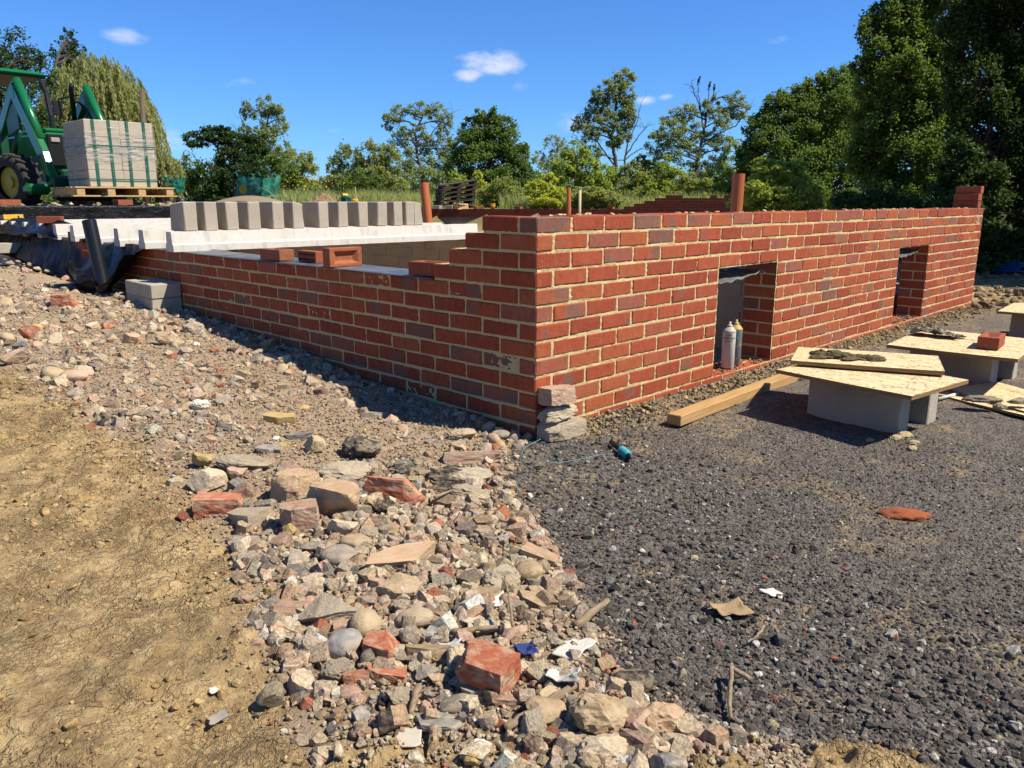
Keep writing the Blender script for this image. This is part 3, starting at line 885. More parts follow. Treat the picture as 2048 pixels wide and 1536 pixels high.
loose_brick((6.175, .118, .168), (0, 0, HP+.04), "top brick of the pile of three on the far wall end", "brick", GE)
loose_brick((-.09, 5.33, -.60), (0, 0, HP+.25), "upper of two bricks tucked under the black sheet", "brick", "bricks under the black sheet")
loose_brick((-.02, 5.16, -.67), (0, 0, HP-.1), "lower of two bricks tucked under the black sheet", "brick", "bricks under the black sheet")
# tape measure on the beam
p = gp(405, 458, -.155)
tm = empty("tape_measure", (p[0], p[1]-.005, -.155), "small blue and grey tape measure beside the brick on the near beam", "tape measure")
M_TAPEB = simple("blue_plastic", (.03, .12, .24), .4); M_TAPEG = simple("grey_plastic", (.07, .075, .08), .45)
m1 = MB(); m1.box((-.02, 0, .02), (.035, .04, .04), .008); m1.build("case", M_TAPEB, tm)
m1 = MB(); m1.box((.022, 0, .021), (.048, .044, .042), .012); m1.build("grip", M_TAPEG, tm)

# ------------------------------------------------------------------ black sheet over the far part of the low wall
ns, nt = 240, 90
s_, t_ = np.meshgrid(np.linspace(3.99, 9.2, ns), np.linspace(0, 1, nt), indexing='ij'); s_, t_ = s_.ravel(), t_.ravel()
w = sstep(4.0, 4.5, s_)
out = (.14+.22*sstep(4.0, 4.45, s_)*sstep(5.3, 4.7, s_)+.52*sstep(5.3, 6.6, s_))
drop = -.05-.34*sstep(4.0, 4.35, s_)+.16*sstep(4.4, 4.9, s_)*sstep(5.6, 5.0, s_)-.16*sstep(5.2, 5.6, s_)
wr = fbm(np.c_[s_*2.2, t_*2.4+s_*.9], 4, 81)
wr2 = 1-np.abs(fbm(np.c_[s_*3.1+t_*2.0, t_*2.2-s_*.7], 3, 82))*2.4
a = sstep(.30, .46, t_)                   # 0 on the wall top, 1 hanging
b = np.clip((t_-.38)/.62, 0, 1)
x_ = .22-.24*np.clip(t_/.36, 0, 1)-out*b**1.2
z_ = zt+.012+drop*np.sin(b*HP)
lip = sstep(.86, 1.0, b)*sstep(4.15, 4.4, s_)*sstep(5.2, 4.8, s_)
z_ = z_+.10*lip
x_ = x_+.05*wr*a+.035*wr2*a; z_ = z_+(.045*wr+.030*wr2)*(.25+.75*a)*w
gz = G(x_, s_, False)
z_ = np.maximum(z_, gz+.02)
i, j = np.meshgrid(np.arange(ns-1), np.arange(nt-1), indexing='ij'); q = (i*nt+j).ravel()
sh = mesh_obj("polythene_sheet", np.c_[x_, s_, z_], np.c_[q, q+1, q+nt+1, q+nt], M_POLY, None, True)
tag(sh, "large crumpled black polythene sheet draped over the end of the low wall", "sheeting", "black polythene sheets")
# pulled-up fold lying on the beam ends
ns, nt = 60, 40
s_, t_ = np.meshgrid(np.linspace(6.0, 8.6, ns), np.linspace(0, 1, nt), indexing='ij'); s_, t_ = s_.ravel(), t_.ravel()
x_ = -.12+.40*t_; z_ = -.27+.13*np.sin(t_*math.pi)*sstep(5.95, 6.25, s_)+.03*fbm(np.c_[s_*2.5, t_*3], 3, 85)+.02*np.abs(fbm(np.c_[s_*3, t_*2], 2, 86))
i, j = np.meshgrid(np.arange(ns-1), np.arange(nt-1), indexing='ij'); q = (i*nt+j).ravel()
fo = mesh_obj("polythene_sheet", np.c_[x_, s_, z_], np.c_[q, q+1, q+nt+1, q+nt], M_POLY, None, True)
tag(fo, "smooth raised fold of black polythene lying over the far beam ends", "sheeting", "black polythene sheets")
# sheeted dwarf wall behind the beams
ns, nt = 200, 24
s_, t_ = np.meshgrid(np.linspace(-1.4, 3.4, ns), np.linspace(0, 1, nt), indexing='ij'); s_, t_ = s_.ravel(), t_.ravel()
fr = np.clip(t_/.5, 0, 1); tp = np.clip((t_-.5)/.5, 0, 1)
y_ = 8.12+.24*tp+.010*fbm(np.c_[s_*4, t_*5], 3, 91)
z_ = -.17+.165*fr+.012*fbm(np.c_[s_*3.2, t_*3], 3, 92)*(t_ > .3)
i, j = np.meshgrid(np.arange(ns-1), np.arange(nt-1), indexing='ij'); q = (i*nt+j).ravel()
sw = empty("sheeted_wall", (0, 8.2, -.2), "dwarf wall wrapped in black polythene behind the beams", "wall")
o = mesh_obj("polythene_wrap", np.c_[s_, y_, z_], np.c_[q, q+nt, q+nt+1, q+1], M_POLY, sw, True); o.location = (0, -8.2, .2)
m1 = MB(); m1.box((1.0, 8.26, -.40), (4.8, .21, .7), .005); o = m1.build("blockwork", M_AERATED, sw); o.location = (0, -8.2, .2)
loose_brick((gd(49, 412, 8.75)[0]-.05, 8.26, .035), (0, 0, .1), "loose brick on the sheeted wall in front of the tractor wheel", "brick", "bricks on the sheeted wall")
loose_brick((gd(199, 413, 8.9)[0]+.55, 8.26, .035), (0, 0, .35), "loose brick on the sheeted wall below the pallet", "brick", "bricks on the sheeted wall")
# spirit level
lv = empty("spirit_level", (-.10, 8.02, -.152), "yellow spirit level leaning against the sheeted wall", "spirit level")
M_YEL = simple("yellow_paint", (.74, .46, .02), .4, .06); M_BLK = simple("black_plastic", (.015, .015, .017), .5, .2)
m1 = MB(); m1.box((-.28, .0, .030), (.62, .018, .058), .003); m1.box((.215, .0, .030), (.20, .018, .058), .003); m1.build("rail", M_YEL, lv)
m1 = MB(); m1.box((.08, .0, .030), (.075, .014, .05), .004); m1.build("vial_window", M_BLK, lv)
m1 = MB(); m1.box((.315, .0, .03), (.010, .021, .062), .002); m1.build("end_cap", M_BLK, lv)
m1 = MB()
for xx in (-.02, .02): m1.box((xx, -.0095, .03), (.012, .004, .05), .001)
m1.box((.262, -.0095, .032), (.018, .004, .022), .002); m1.build("hand_hole", M_BLK, lv)
lv.rotation_euler = (math.radians(-12), 0, .0)
# red-handled pencil / marker on the sheeted wall
# black pipe stub standing in the sheet
pb, pt_ = np.array([-.24, 4.33, -.68]), np.array([-.25, 4.49, -.092])
m1 = MB()
Pp = np.array([pb, pt_]); m1.tube(Pp, .052, 24)
po = m1.build("plastic_pipe", simple("black_pipe_plastic", (.012, .014, .018), .35, .4, 40), None, True)
md = po.modifiers.new("edge", 'EDGE_SPLIT'); md.split_angle = 1.0
tag(po, "leaning black plastic pipe stub standing in the black sheet", "pipe")

# ------------------------------------------------------------------ rubble
def ico(sub):
    t = (1+5**.5)/2
    V = [(-1, t, 0), (1, t, 0), (-1, -t, 0), (1, -t, 0), (0, -1, t), (0, 1, t), (0, -1, -t), (0, 1, -t), (t, 0, -1), (t, 0, 1), (-t, 0, -1), (-t, 0, 1)]
    F = [(0, 11, 5), (0, 5, 1), (0, 1, 7), (0, 7, 10), (0, 10, 11), (1, 5, 9), (5, 11, 4), (11, 10, 2), (10, 7, 6), (7, 1, 8), (3, 9, 4), (3, 4, 2), (3, 2, 6), (3, 6, 8), (3, 8, 9), (4, 9, 5), (2, 4, 11), (6, 2, 10), (8, 6, 7), (9, 8, 1)]
    V = [np.array(v)/np.linalg.norm(v) for v in V]
    for _ in range(sub):
        c, F2 = {}, []
        def mid(a, b):
            k = (min(a, b), max(a, b))
            if k not in c:
                m = V[a]+V[b]; V.append(m/np.linalg.norm(m)); c[k] = len(V)-1
            return c[k]
        for a, b, d in F:
            x, y, z = mid(a, b), mid(b, d), mid(d, a)
            F2 += [(a, x, z), (b, y, x), (d, z, y), (x, y, z)]
        F = F2
    return np.array(V), np.array(F)
ICO = [ico(k) for k in range(4)]
def stone_geo(kind, sub, rs):
    V, F = ICO[sub]; V = V.copy()
    CUBE = CUBES[sub]
    seed = int(rs.integers(1, 9999))
    if kind == 'angular':
        for _ in range(13):
            n = rs.normal(size=3); n /= np.linalg.norm(n); d = rs.uniform(.38, .78)
            k = V@n-d; V = V-np.outer(np.clip(k, 0, None), n)
        V *= 1+.10*fbm(V*3.2+seed, 4, seed)[:, None]+.03*vnoise(V*11+seed, seed)[:, None]
    elif kind == 'round':
        V *= 1+.10*fbm(V*1.3+seed, 2, seed)[:, None]+.012*vnoise(V*8+seed, seed)[:, None]
    elif kind == 'lumpy':
        for _ in range(5):
            n = rs.normal(size=3); n /= np.linalg.norm(n); d = rs.uniform(.62, .9)
            k = V@n-d; V = V-np.outer(np.clip(k, 0, None), n)
        V *= 1+.26*fbm(V*2.6+seed, 5, seed, .6)[:, None]+.06*vnoise(V*10+seed, seed)[:, None]
    elif kind == 'slab':
        for _ in range(8):
            a = rs.uniform(0, 2*np.pi); n = np.array([np.cos(a), np.sin(a), rs.uniform(-.15, .15)]); n /= np.linalg.norm(n)
            k = V@n-rs.uniform(.5, .85); V = V-np.outer(np.clip(k, 0, None), n)
        V[:, 2] = np.clip(V[:, 2], -.42, .42)*2.2
        V *= 1+.03*fbm(V*3+seed, 3, seed)[:, None]
    elif kind == 'brickbit':
        V, F = CUBE[0].copy(), CUBE[1]
        V = V*.90+.16*V/np.linalg.norm(V, axis=1)[:, None]
        for _ in range(rs.integers(2, 4)):
            n = rs.normal(size=3); n[2] *= .4; n /= np.linalg.norm(n); d = rs.uniform(.75, 1.2)
            k = V@n-d; V = V-np.outer(np.clip(k, 0, None), n)
        V *= 1+.085*fbm(V*2.2+seed, 4, seed)[:, None]+.022*vnoise(V*9+seed, seed)[:, None]
    V -= (V.max(0)+V.min(0))/2
    V /= (V.max(0)-V.min(0))/2
    return V, F
def cube_grid(n):
    vid, V, F = {}, [], []
    def g(p):
        k = tuple(np.round(p, 6))
        if k not in vid: vid[k] = len(V); V.append(np.array(p, float))
        return vid[k]
    t = np.linspace(-1, 1, n+1)
    for ax_ in range(3):
        for sg in (-1, 1):
            for i in range(n):
                for j in range(n):
                    c = []
                    for (a, b) in ((i, j), (i+1, j), (i+1, j+1), (i, j+1)):
                        p = [0, 0, 0]; p[ax_] = sg; p[(ax_+1) % 3] = t[a]; p[(ax_+2) % 3] = t[b]; c.append(g(p))
                    if sg < 0: c = c[::-1]
                    F += [(c[0], c[1], c[2]), (c[0], c[2], c[3])]
    return np.array(V), np.array(F)
CUBES = [cube_grid(k) for k in (1, 2, 4, 10)]
rs = np.random.default_rng(5)
STONES = {k: [] for k in ('angular', 'round', 'lumpy', 'slab', 'brickbit')}
for k in STONES:
    for _ in range(9):
        V, F = stone_geo(k, 3, rs)
        o = mesh_obj("rubble_stone", V, F, SM['pale'], None, k == 'round')
        STONES[k].append(o.data); bpy.data.objects.remove(o)
placed = []
def put_stone(kind, mat, x, y, size, label, cat="stone", group="rubble stones", yaw=None, tilt=.25, sink=.22, name="rubble_stone", dz=0, var=None):
    me = STONES[kind][var if var is not None else rs.integers(0, 9)]
    o = bpy.data.objects.new(name, me); COL.objects.link(o)
    o.scale = (size[0]/2, size[1]/2, size[2]/2)
    z = G1(x, y)
    if group == "rubble stones" and y > .3: sink += .14
    o.location = (x, y, z+size[2]*(.5-sink)+dz)
    o.rotation_euler = (rs.normal(0, tilt), rs.normal(0, tilt), rs.uniform(0, 6.28) if yaw is None else yaw)
    o.material_slots[0].link = 'OBJECT'; o.material_slots[0].material = SM[mat]
    placed.append((x, y, max(size[0], size[1])/2))
    return tag(o, label, cat, group)
# the stones one can pick out in the photograph: pixel centre, pixel width, height/width, shape, material, label
CY = math.atan2(CR[1], CR[0])
PICK = [
 (440, 1012, 92, .55, .45, 'brickbit', 'red', "half brick with a worn top at the clay edge, leftmost of the big pieces", .1),
 (505, 1035, 88, .8, .35, 'slab', 'conc', "flat pebbly concrete slab leaning behind the half brick at the clay edge", .5),
 (592, 985, 78, .8, .75, 'brickbit', 'buff', "cream topped half brick between the pink brick and the concrete lump", 1.1),
 (600, 1043, 78, .7, .70, 'brickbit', 'pink', "notched pink half brick in front of the cream topped one", .25),
 (678, 1012, 112, .62, .60, 'brickbit', 'buff', "largest tan half brick, right of the notched pink one", -.5),
 (788, 981, 128, .42, .36, 'brickbit', 'red', "long dusty red brick tilted in the middle of the stones", -.42),
 (722, 905, 82, .7, .62, 'lumpy', 'dark', "black clinker lump standing alone on the bare dusty patch", 0),
 (893, 952, 88, .7, .45, 'lumpy', 'dark', "largest black clinker lump beside the gravel edge", .3),
 (814, 945, 52, .7, .5, 'lumpy', 'dark', "small black clinker lump left of the larger pair", .6),
 (885, 978, 72, .7, .3, 'lumpy', 'dark', "flat black clinker lump under the largest one", .1),
 (770, 1018, 50, .7, .5, 'lumpy', 'dark', "dark clinker pebble below the long red brick", .1),
 (410, 930, 48, .8, .7, 'angular', 'yellow', "small mustard yellow stone at the clay edge", .4),
 (418, 968, 72, .8, .62, 'angular', 'pale', "pale angular stone left of the cream topped brick", .9),
 (476, 960, 44, .8, .7, 'angular', 'pink', "dusty pink stone right of the pale angular one", .2),
 (505, 1082, 84, .5, .16, 'slab', 'slate', "pale grey flat slab leaning on the clay below the half brick", -.4),
 (680, 1118, 76, .7, .55, 'round', 'grey', "smooth grey-brown stone below the largest tan brick", .2),
 (712, 1086, 64, .7, .45, 'round', 'tan', "rounded tan stone above the grey-brown one", .1),
 (688, 1062, 60, .7, .6, 'angular', 'pale', "pale rough stone just below the largest tan brick", .4),
 (566, 1092, 40, .7, 1.0, 'angular', 'pink', "upright pinkish stone below the notched brick", .4),
 (632, 1096, 66, .6, .4, 'angular', 'grey', "flat grey stone between the pinkish and grey-brown stones", .4),
 (805, 1108, 165, .38, .17, 'slab', 'buff', "longest pale flat slab in the middle of the rubble", .62),
 (800, 1178, 98, .8, .42, 'angular', 'tan', "thick grey-tan flat stone below the longest slab", .2),
 (664, 1228, 128, .75, .36, 'angular', 'conc', "largest broad concrete slab by the clay, lower left of the rubble", -.55),
 (690, 1256, 48, .7, .5, 'brickbit', 'pink', "small mauve brick piece on the broad concrete slab", .3),
 (830, 1242, 78, .7, .55, 'round', 'pale', "smooth cream cobble behind the slanting slate", .2),
 (876, 1266, 72, .75, .14, 'slab', 'slate', "slanting grey slate tile right of the cream cobble", .5),
 (690, 1300, 74, .95, .75, 'round', 'slate', "dark blue-grey cobble left of the red brick lump", .1),
 (764, 1306, 76, .85, .62, 'brickbit', 'red', "square red brick lump beside the dark cobble", -.1),
 (862, 1300, 116, .35, .22, 'slab', 'tan', "oblong sandstone tile right of the red brick lump", -.1),
 (972, 1352, 122, .75, .62, 'brickbit', 'red', "biggest old red brick with mortar on top, near the bottom", -.5),
 (772, 1350, 84, .38, .35, 'brickbit', 'red', "bright red brick shard below the square red lump", .0),
 (712, 1358, 54, .5, .45, 'brickbit', 'red', "smaller red brick shard next to the grey lump", .3),
 (676, 1346, 76, .7, .50, 'lumpy', 'conc', "pale grey rough lump in front of the dark cobble", .1),
 (700, 1388, 46, .8, .55, 'round', 'pink', "mauve pebble at the clay edge below the grey lump", .3),
 (950, 1385, 58, .5, .2, 'slab', 'slate', "blue slate flake leaning on the biggest old brick", .1),
 (1016, 1405, 56, .4, .3, 'brickbit', 'pink', "thin pink brick sliver in front of the biggest old brick", .1),
 (1057, 1152, 60, .8, .75, 'round', 'tan', "smooth egg-shaped tan cobble near the gravel", .3),
 (1000, 1162, 88, .8, .6, 'lumpy', 'conc', "rough cream concrete lump left of the egg-shaped cobble", .4),
 (1082, 1118, 82, .45, .42, 'brickbit', 'buff', "brown wedge of brick above the egg-shaped cobble", -.5),
 (1030, 1222, 54, .8, .55, 'lumpy', 'conc', "pebbly pink concrete lump right of the white scrap", .4),
 (960, 1190, 86, .6, .25, 'slab', 'tan', "broad sandy slab left of the white scrap", .1),
 (1075, 1205, 84, .5, .28, 'slab', 'tan', "brown curved flat stone right of the pebbly lump", .1),
 (938, 1230, 90, .8, .3, 'angular', 'buff', "crumbling orange-brown slab behind the shell", .2),
 (1085, 1345, 62, .5, .3, 'slab', 'buff', "buff tile piece beside the blue cloth scrap", .3),
 (1195, 1443, 122, .8, .72, 'lumpy', 'tan', "largest tan boulder at the bottom of the rubble", .2),
 (1325, 1448, 92, .8, .7, 'lumpy', 'buff', "second tan boulder, right of the largest", .3),
 (1202, 1508, 112, .7, .6, 'lumpy', 'pale', "pale boulder cut by the bottom edge", .3),
 (1270, 1506, 50, .8, .75, 'angular', 'slate', "blue-grey stone between the bottom boulders", .4),
 (1335, 1528, 76, .7, .5, 'angular', 'slate', "second blue-grey stone at the very bottom edge", .1),
 (1390, 1496, 52, .8, .55, 'lumpy', 'pink', "pink pebbly stone right of the bottom boulders", .1),
 (1262, 1368, 96, .7, .5, 'lumpy', 'dark', "big dark clinker lump above the largest boulder", .1),
 (598, 868, 58, .6, .12, 'slab', 'slate', "pale green-grey slate lying on the bare dusty patch", .1),
 (540, 898, 56, .6, .14, 'slab', 'slate', "grey-green slate pair among stones above the bricks", .3),
 (632, 896, 42, .9, .9, 'angular', 'tan', "upright brown stone above the cream topped brick", .3),
 (560, 840, 66, .4, .35, 'slab', 'yellow', "long yellowish stone in the upper stones", .15),
 (402, 815, 44, .6, .5, 'lumpy', 'white', "chalk white lump in the upper stones", .15),
 (150, 768, 54, .6, .5, 'round', 'pink', "smooth pink stone at the upper left of the stones", .15),
 (945, 910, 118, .3, .22, 'brickbit', 'pink', "long dark mauve brick at the foot of the wall corner", .05),
 (940, 952, 96, .55, .35, 'lumpy', 'conc', "pale rough flat lump below the long mauve brick", .05),
 (940, 990, 84, .7, .4, 'lumpy', 'conc', "dusty grey lump beside the gravel edge", .05),
 (690, 940, 110, .7, .3, 'lumpy', 'conc', "broad concrete patch behind the long red brick", .05),
 (490, 925, 116, .5, .25, 'lumpy', 'conc', "broad grey concrete piece above the cream topped brick", .05),
 (925, 870, 60, .55, .4, 'lumpy', 'pale', "bright pale stone where the wall shadow ends", .25),
 (1000, 872, 40, .55, .5, 'round', 'grey', "dark rounded stone in shade at the corner of the wall", .25),
 (720, 895, 40, .6, .5, 'angular', 'grey', "flat stone beside the lone clinker lump", .1),
 (270, 690, 40, .7, .6, 'angular', 'buff', "rounded brown stone on the upper bare patch", .2),
 (132, 618, 50, .6, .6, 'brickbit', 'red', "broken red brick end in the far stones by the black sheet", .3),
 (62, 690, 36, .7, .9, 'angular', 'red', "upright red stone at the left edge", .3),
 (30, 730, 60, .6, .55, 'angular', 'pink', "large pale pink stone at the left edge", .3),
 (340, 690, 60, .5, .35, 'lumpy', 'tan', "low tan stone beside the wall shadow", .3),
]
for (x, y, w, dep, hgt, kind, mat, label, yaw) in PICK:
    zg = -.93
    for _ in range(3):
        P = gp(x, y+w*.12, zg); zg = G1(P[0], P[1])
    D = (P-CAM)@CF
    L = w/FPX*D
    big = w > 100
    put_stone(kind, mat, P[0], P[1], (L, L*dep, max(.02, L*hgt)), label, group="stones and brick pieces picked out of the rubble", yaw=CY+yaw, tilt=.10 if dep > .5 else .16, sink=.12)
# ordinary rubble: about two hundred more lumps
WORDS = {'pale': "pale", 'tan': "tan", 'grey': "grey", 'conc': "concrete", 'pink': "pinkish", 'red': "red brick", 'buff': "buff brick", 'slate': "slate-grey", 'white': "white", 'yellow': "yellowish", 'dark': "black"}
def zone_words(x, y, ev):
    if y > 2.2: return "in the far rubble towards the black sheet"
    if y > .9 and x > -.33: return "in the shade along the low wall"
    if x-xclay(y) < .17: return "along the clay edge"
    if y < .3 and xgrav(y)-x < .16: return "along the dark gravel edge"
    if y < -.75: return "in the nearest part of the rubble"
    if y < .25: return "in the middle of the rubble"
    return "in the upper part of the rubble"
mats = ['pale', 'tan', 'grey', 'conc', 'pink', 'red', 'buff', 'slate', 'white', 'yellow']
pw = np.array([.23, .21, .14, .13, .10, .05, .06, .05, .015, .015]); pw /= pw.sum()
def dens(x, y):
    d = 1.0
    if -.95 < x < -.45 and .25 < y < 1.15: d *= .10         # bare dusty patch
    if -.9 < x < -.3 and 1.6 < y < 2.5: d *= .35
    return d
cnt = 0; tries = 0
while cnt < 222 and tries < 90000:
    tries += 1
    y = rs.uniform(-1.62, 4.6); xl, xr = xclay(y)+.02, (xgrav(y) if y < .05 else -.02)
    if xr <= xl: continue
    x = rs.uniform(xl, min(xr+.04, -.02) if y > .05 else xr+.04)
    dist = math.hypot(x+2.42, y+2.25)
    if rs.random() > dens(x, y)*min(1, 1.6/dist**.75): continue
    L = float(np.clip(rs.lognormal(math.log(.058), .33), .035, .13))
    if dist > 4: L *= 1.25
    if any((x-a)**2+(y-b)**2 < (.52*(L/2+c))**2 for a, b, c in placed): continue
    v = np.array([x, y, -.9])-CAM
    px = 1024+FPX*(v@CR)/(v@CF); py = 768-FPX*(v@CU)/(v@CF)
    if not (-30 < px < 2080 and py < 1560): continue
    mat = rs.choice(mats, p=pw)
    kind = {'slate': 'slab', 'red': 'brickbit', 'buff': 'brickbit', 'white': 'angular', 'conc': 'lumpy'}.get(mat, rs.choice(['angular', 'angular', 'round', 'lumpy', 'slab']))
    hgt = rs.uniform(.4, .75) if kind != 'slab' else rs.uniform(.14, .26)
    size = "small" if L < .045 else ("medium" if L < .07 else "large")
    shp = {'angular': "angular stone", 'round': "rounded stone", 'lumpy': "rough lump", 'slab': "flat piece", 'brickbit': "fragment"}[kind]
    put_stone(kind, mat, x, y, (L, L*rs.uniform(.6, .9), L*hgt), f"{size} {WORDS[mat]} {shp} {zone_words(x, y, 0)}", group="rubble stones", tilt=.3, sink=.30)
    cnt += 1

def scatter(name, pts, size, cols, sub, label, kind_sel=('angular', 'lumpy'), nvar=8, flat=(.5, .9), seed=3, sink=.25, stretch=.35):
    """many stones as one mesh"""
    r = np.random.default_rng(seed)
    base = [stone_geo(kind_sel[i % len(kind_sel)], sub, r) for i in range(nvar)]
    n = len(pts)
    which = r.integers(0, nvar, n)
    Vs, Fs, Cs, off = [], [], [], 0
    for k in range(nvar):
        ids = np.where(which == k)[0]
        if not len(ids): continue
        Vb, Fb = base[k]; m = len(Vb)
        A = r.uniform(0, 6.283, len(ids)); t1, t2 = r.normal(0, .4, len(ids)), r.normal(0, .4, len(ids))
        s = size[ids]
        sc = np.c_[s, s*r.uniform(1-stretch, 1, len(ids)), s*r.uniform(*flat, len(ids))]/2
        V = Vb[None]*sc[:, None, :]
        def rot(V, ang, a, b):
            c, si = np.cos(ang)[:, None], np.sin(ang)[:, None]
            V = V.copy(); va, vb = V[:, :, a].copy(), V[:, :, b].copy()
            V[:, :, a] = c*va-si*vb; V[:, :, b] = si*va+c*vb; return V
        V = rot(rot(rot(V, t1, 1, 2), t2, 0, 2), A, 0, 1)
        P = pts[ids].copy(); P[:, 2] += sc[:, 2]*(1-2*(sink+(.20*sstep(0, .8, P[:, 1]) if name == 'rubble' else 0)))
        V = V+P[:, None, :]
        Vs.append(V.reshape(-1, 3)); Fs.append((Fb[None]+(np.arange(len(ids))*m)[:, None, None]+off).reshape(-1, 3))
        Cs.append(np.repeat(cols[ids], m, axis=0)); off += len(ids)*m
    C = np.concatenate(Cs)
    o = mesh_obj(name, np.concatenate(Vs), np.concatenate(Fs), M_STUFF, None, False, {'Col': ('FLOAT_COLOR', np.c_[C, np.ones(len(C))])})
    return tag(o, label, "rubble" if "rubble" in name else "gravel", kind="stuff")
PAL = np.array([(.74, .61, .45), (.60, .48, .34), (.46, .40, .33), (.70, .58, .46), (.62, .43, .33), (.50, .20, .12), (.60, .42, .28), (.29, .28, .26), (.88, .83, .74), (.62, .47, .22), (.12, .10, .09), (.38, .28, .20)])
PALW = np.array([.23, .21, .12, .14, .10, .03, .06, .03, .025, .012, .008, .035]); PALW /= PALW.sum()
def pick_cols(r, n, pal, w, var=.16):
    c = pal[r.choice(len(pal), n, p=w)]
    return np.clip(c*(1+r.normal(0, var, (n, 1)))*(1+r.normal(0, .018, (n, 3))), .01, .85)
r2 = np.random.default_rng(21)
def in_rubble(n, ymin, ymax, pad=.05):
    y = r2.uniform(ymin, ymax, n); xl = xclay(y)-pad*r2.random(n)**2*1.5; xr = np.where(y < .05, xgrav(y)+pad*r2.random(n), -.012)
    x = xl+(xr-xl)*r2.random(n)
    return x, y
# mid-size stones 14-40 mm
x, y = in_rubble(30000, -1.63, 6.6, .06)
bare = (x > -.95) & (x < -.4) & (y > .25) & (y < 1.15)
bare2 = (x > -.95) & (x < -.3) & (y > 1.6) & (y < 2.6)
dist = np.hypot(x+2.42, y+2.25)
keep = (r2.random(len(x)) < np.where(bare, .07, np.where(bare2, .35, 1.0))*np.clip(2.6/dist, .5, 1)*np.clip(.62+.8*vnoise(np.c_[x, y]*2.6, 77), .15, 1))
keep &= (xgrav(y)-x > -.08) | (y > .05)
x, y = x[keep], y[keep]
kd = r2.random(len(x)) < np.where(y > .15, .46, .92); x, y = x[kd], y[kd]
s = np.clip(r2.lognormal(math.log(.025), .46, len(x)), .010, .062)*np.where(np.hypot(x+2.42, y+2.25) > 3.6, 1.3, 1)
scatter("rubble", np.c_[x, y, G(x, y)+.002], s, pick_cols(r2, len(x), PAL, PALW), 2, "dense layer of mixed broken stone, brick and slate between clay and wall", ('angular', 'slab', 'lumpy', 'angular', 'brickbit', 'angular', 'slab'), 14, seed=31, sink=.30)
# crumbs 4-12 mm, over the rubble and thinly over the clay edge
x, y = in_rubble(30000, -1.75, 5.0, .10)
dist = np.hypot(x+2.42, y+2.25); keep = r2.random(len(x)) < np.clip(3.4/dist, .3, 1); x, y = x[keep], y[keep]
s = np.clip(r2.lognormal(math.log(.0085), .35, len(x)), .004, .016)
scatter("rubble_chippings", np.c_[x, y, G(x, y)+.002], s, pick_cols(r2, len(x), PAL, PALW), 1, "fine chippings and grit between the rubble stones", ('angular', 'lumpy'), 8, seed=32, sink=.2)
# clay crumbs
n = 9000
y = r2.uniform(-1.9, 2.6, n); x = xclay(y)-np.abs(r2.normal(0, .45, n))+.04
k = r2.random(n) < np.clip(.5+1.2*vnoise(np.c_[x, y]*4, 88), .05, 1); x, y = x[k], y[k]
s = np.clip(r2.lognormal(math.log(.0070), .60, len(x)), .003, .034)
cc = np.array([(.62, .44, .21), (.48, .335, .155), (.72, .54, .27)]); scatter("clay_gravel", np.c_[x, y, G(x, y)], s, pick_cols(r2, len(x), cc, np.array([.5, .3, .2]), .12), 1, "crumbs and small clods of dry yellow clay", ('angular', 'lumpy', 'slab'), 9, flat=(.3, .8), seed=33, sink=.42)
# dark crushed gravel
GP = np.array([(.175, .150, .128), (.235, .205, .178), (.115, .098, .086), (.31, .27, .232), (.72, .65, .55), (.44, .15, .095), (.21, .135, .11), (.62, .50, .30)])
GP = GP*np.array([.95, 1.02, 1.12])
GW = np.array([.30, .28, .20, .12, .045, .008, .022, .015]); GW /= GW.sum()
def grav_pts(n, dmax, p):
    u = r2.random(n)**p
    ang = r2.uniform(-.20, 1.30, n); rr = .95+(dmax-.95)*u
    x = -2.42+rr*np.cos(ang)*1.0; y = -2.25+rr*np.sin(ang)
    cl, gr = zones(x, y)
    k = (gr*(1-cl) > .45) & (y < -.01) & (r2.random(n) < 1)
    return x[k], y[k]
x, y = grav_pts(34000, 4.2, 1.25)
size_n = np.clip(r2.lognormal(math.log(.0125), .42, len(x)), .006, .034)
edge = x-xgrav(y)
fine = sstep(.5, 1.5, edge+.25*vnoise(np.c_[x, y]*2, 99))
k = r2.random(len(x)) < 1-.80*fine; x, y, size_n, fine = x[k], y[k], size_n[k], fine[k]
size_n *= 1-.50*fine
scatter("gravel", np.c_[x, y, G(x, y)], size_n, pick_cols(r2, len(x), GP, GW, .22), 1, "dark crushed gravel covering the ground in front of the lit wall", ('angular', 'slab', 'angular', 'lumpy'), 12, flat=(.35, .75), seed=34, sink=.36)
x, y = grav_pts(60000, 3.8, 1.2)
edge = x-xgrav(y)
s = np.clip(r2.lognormal(math.log(.0062), .38, len(x)), .003, .014)
scatter("fine_gravel", np.c_[x, y, G(x, y)], s, pick_cols(r2, len(x), GP, GW, .22), 0, "fine grit and dust among the dark gravel", ('angular', 'lumpy'), 8, flat=(.35, .8), seed=35, sink=.32)
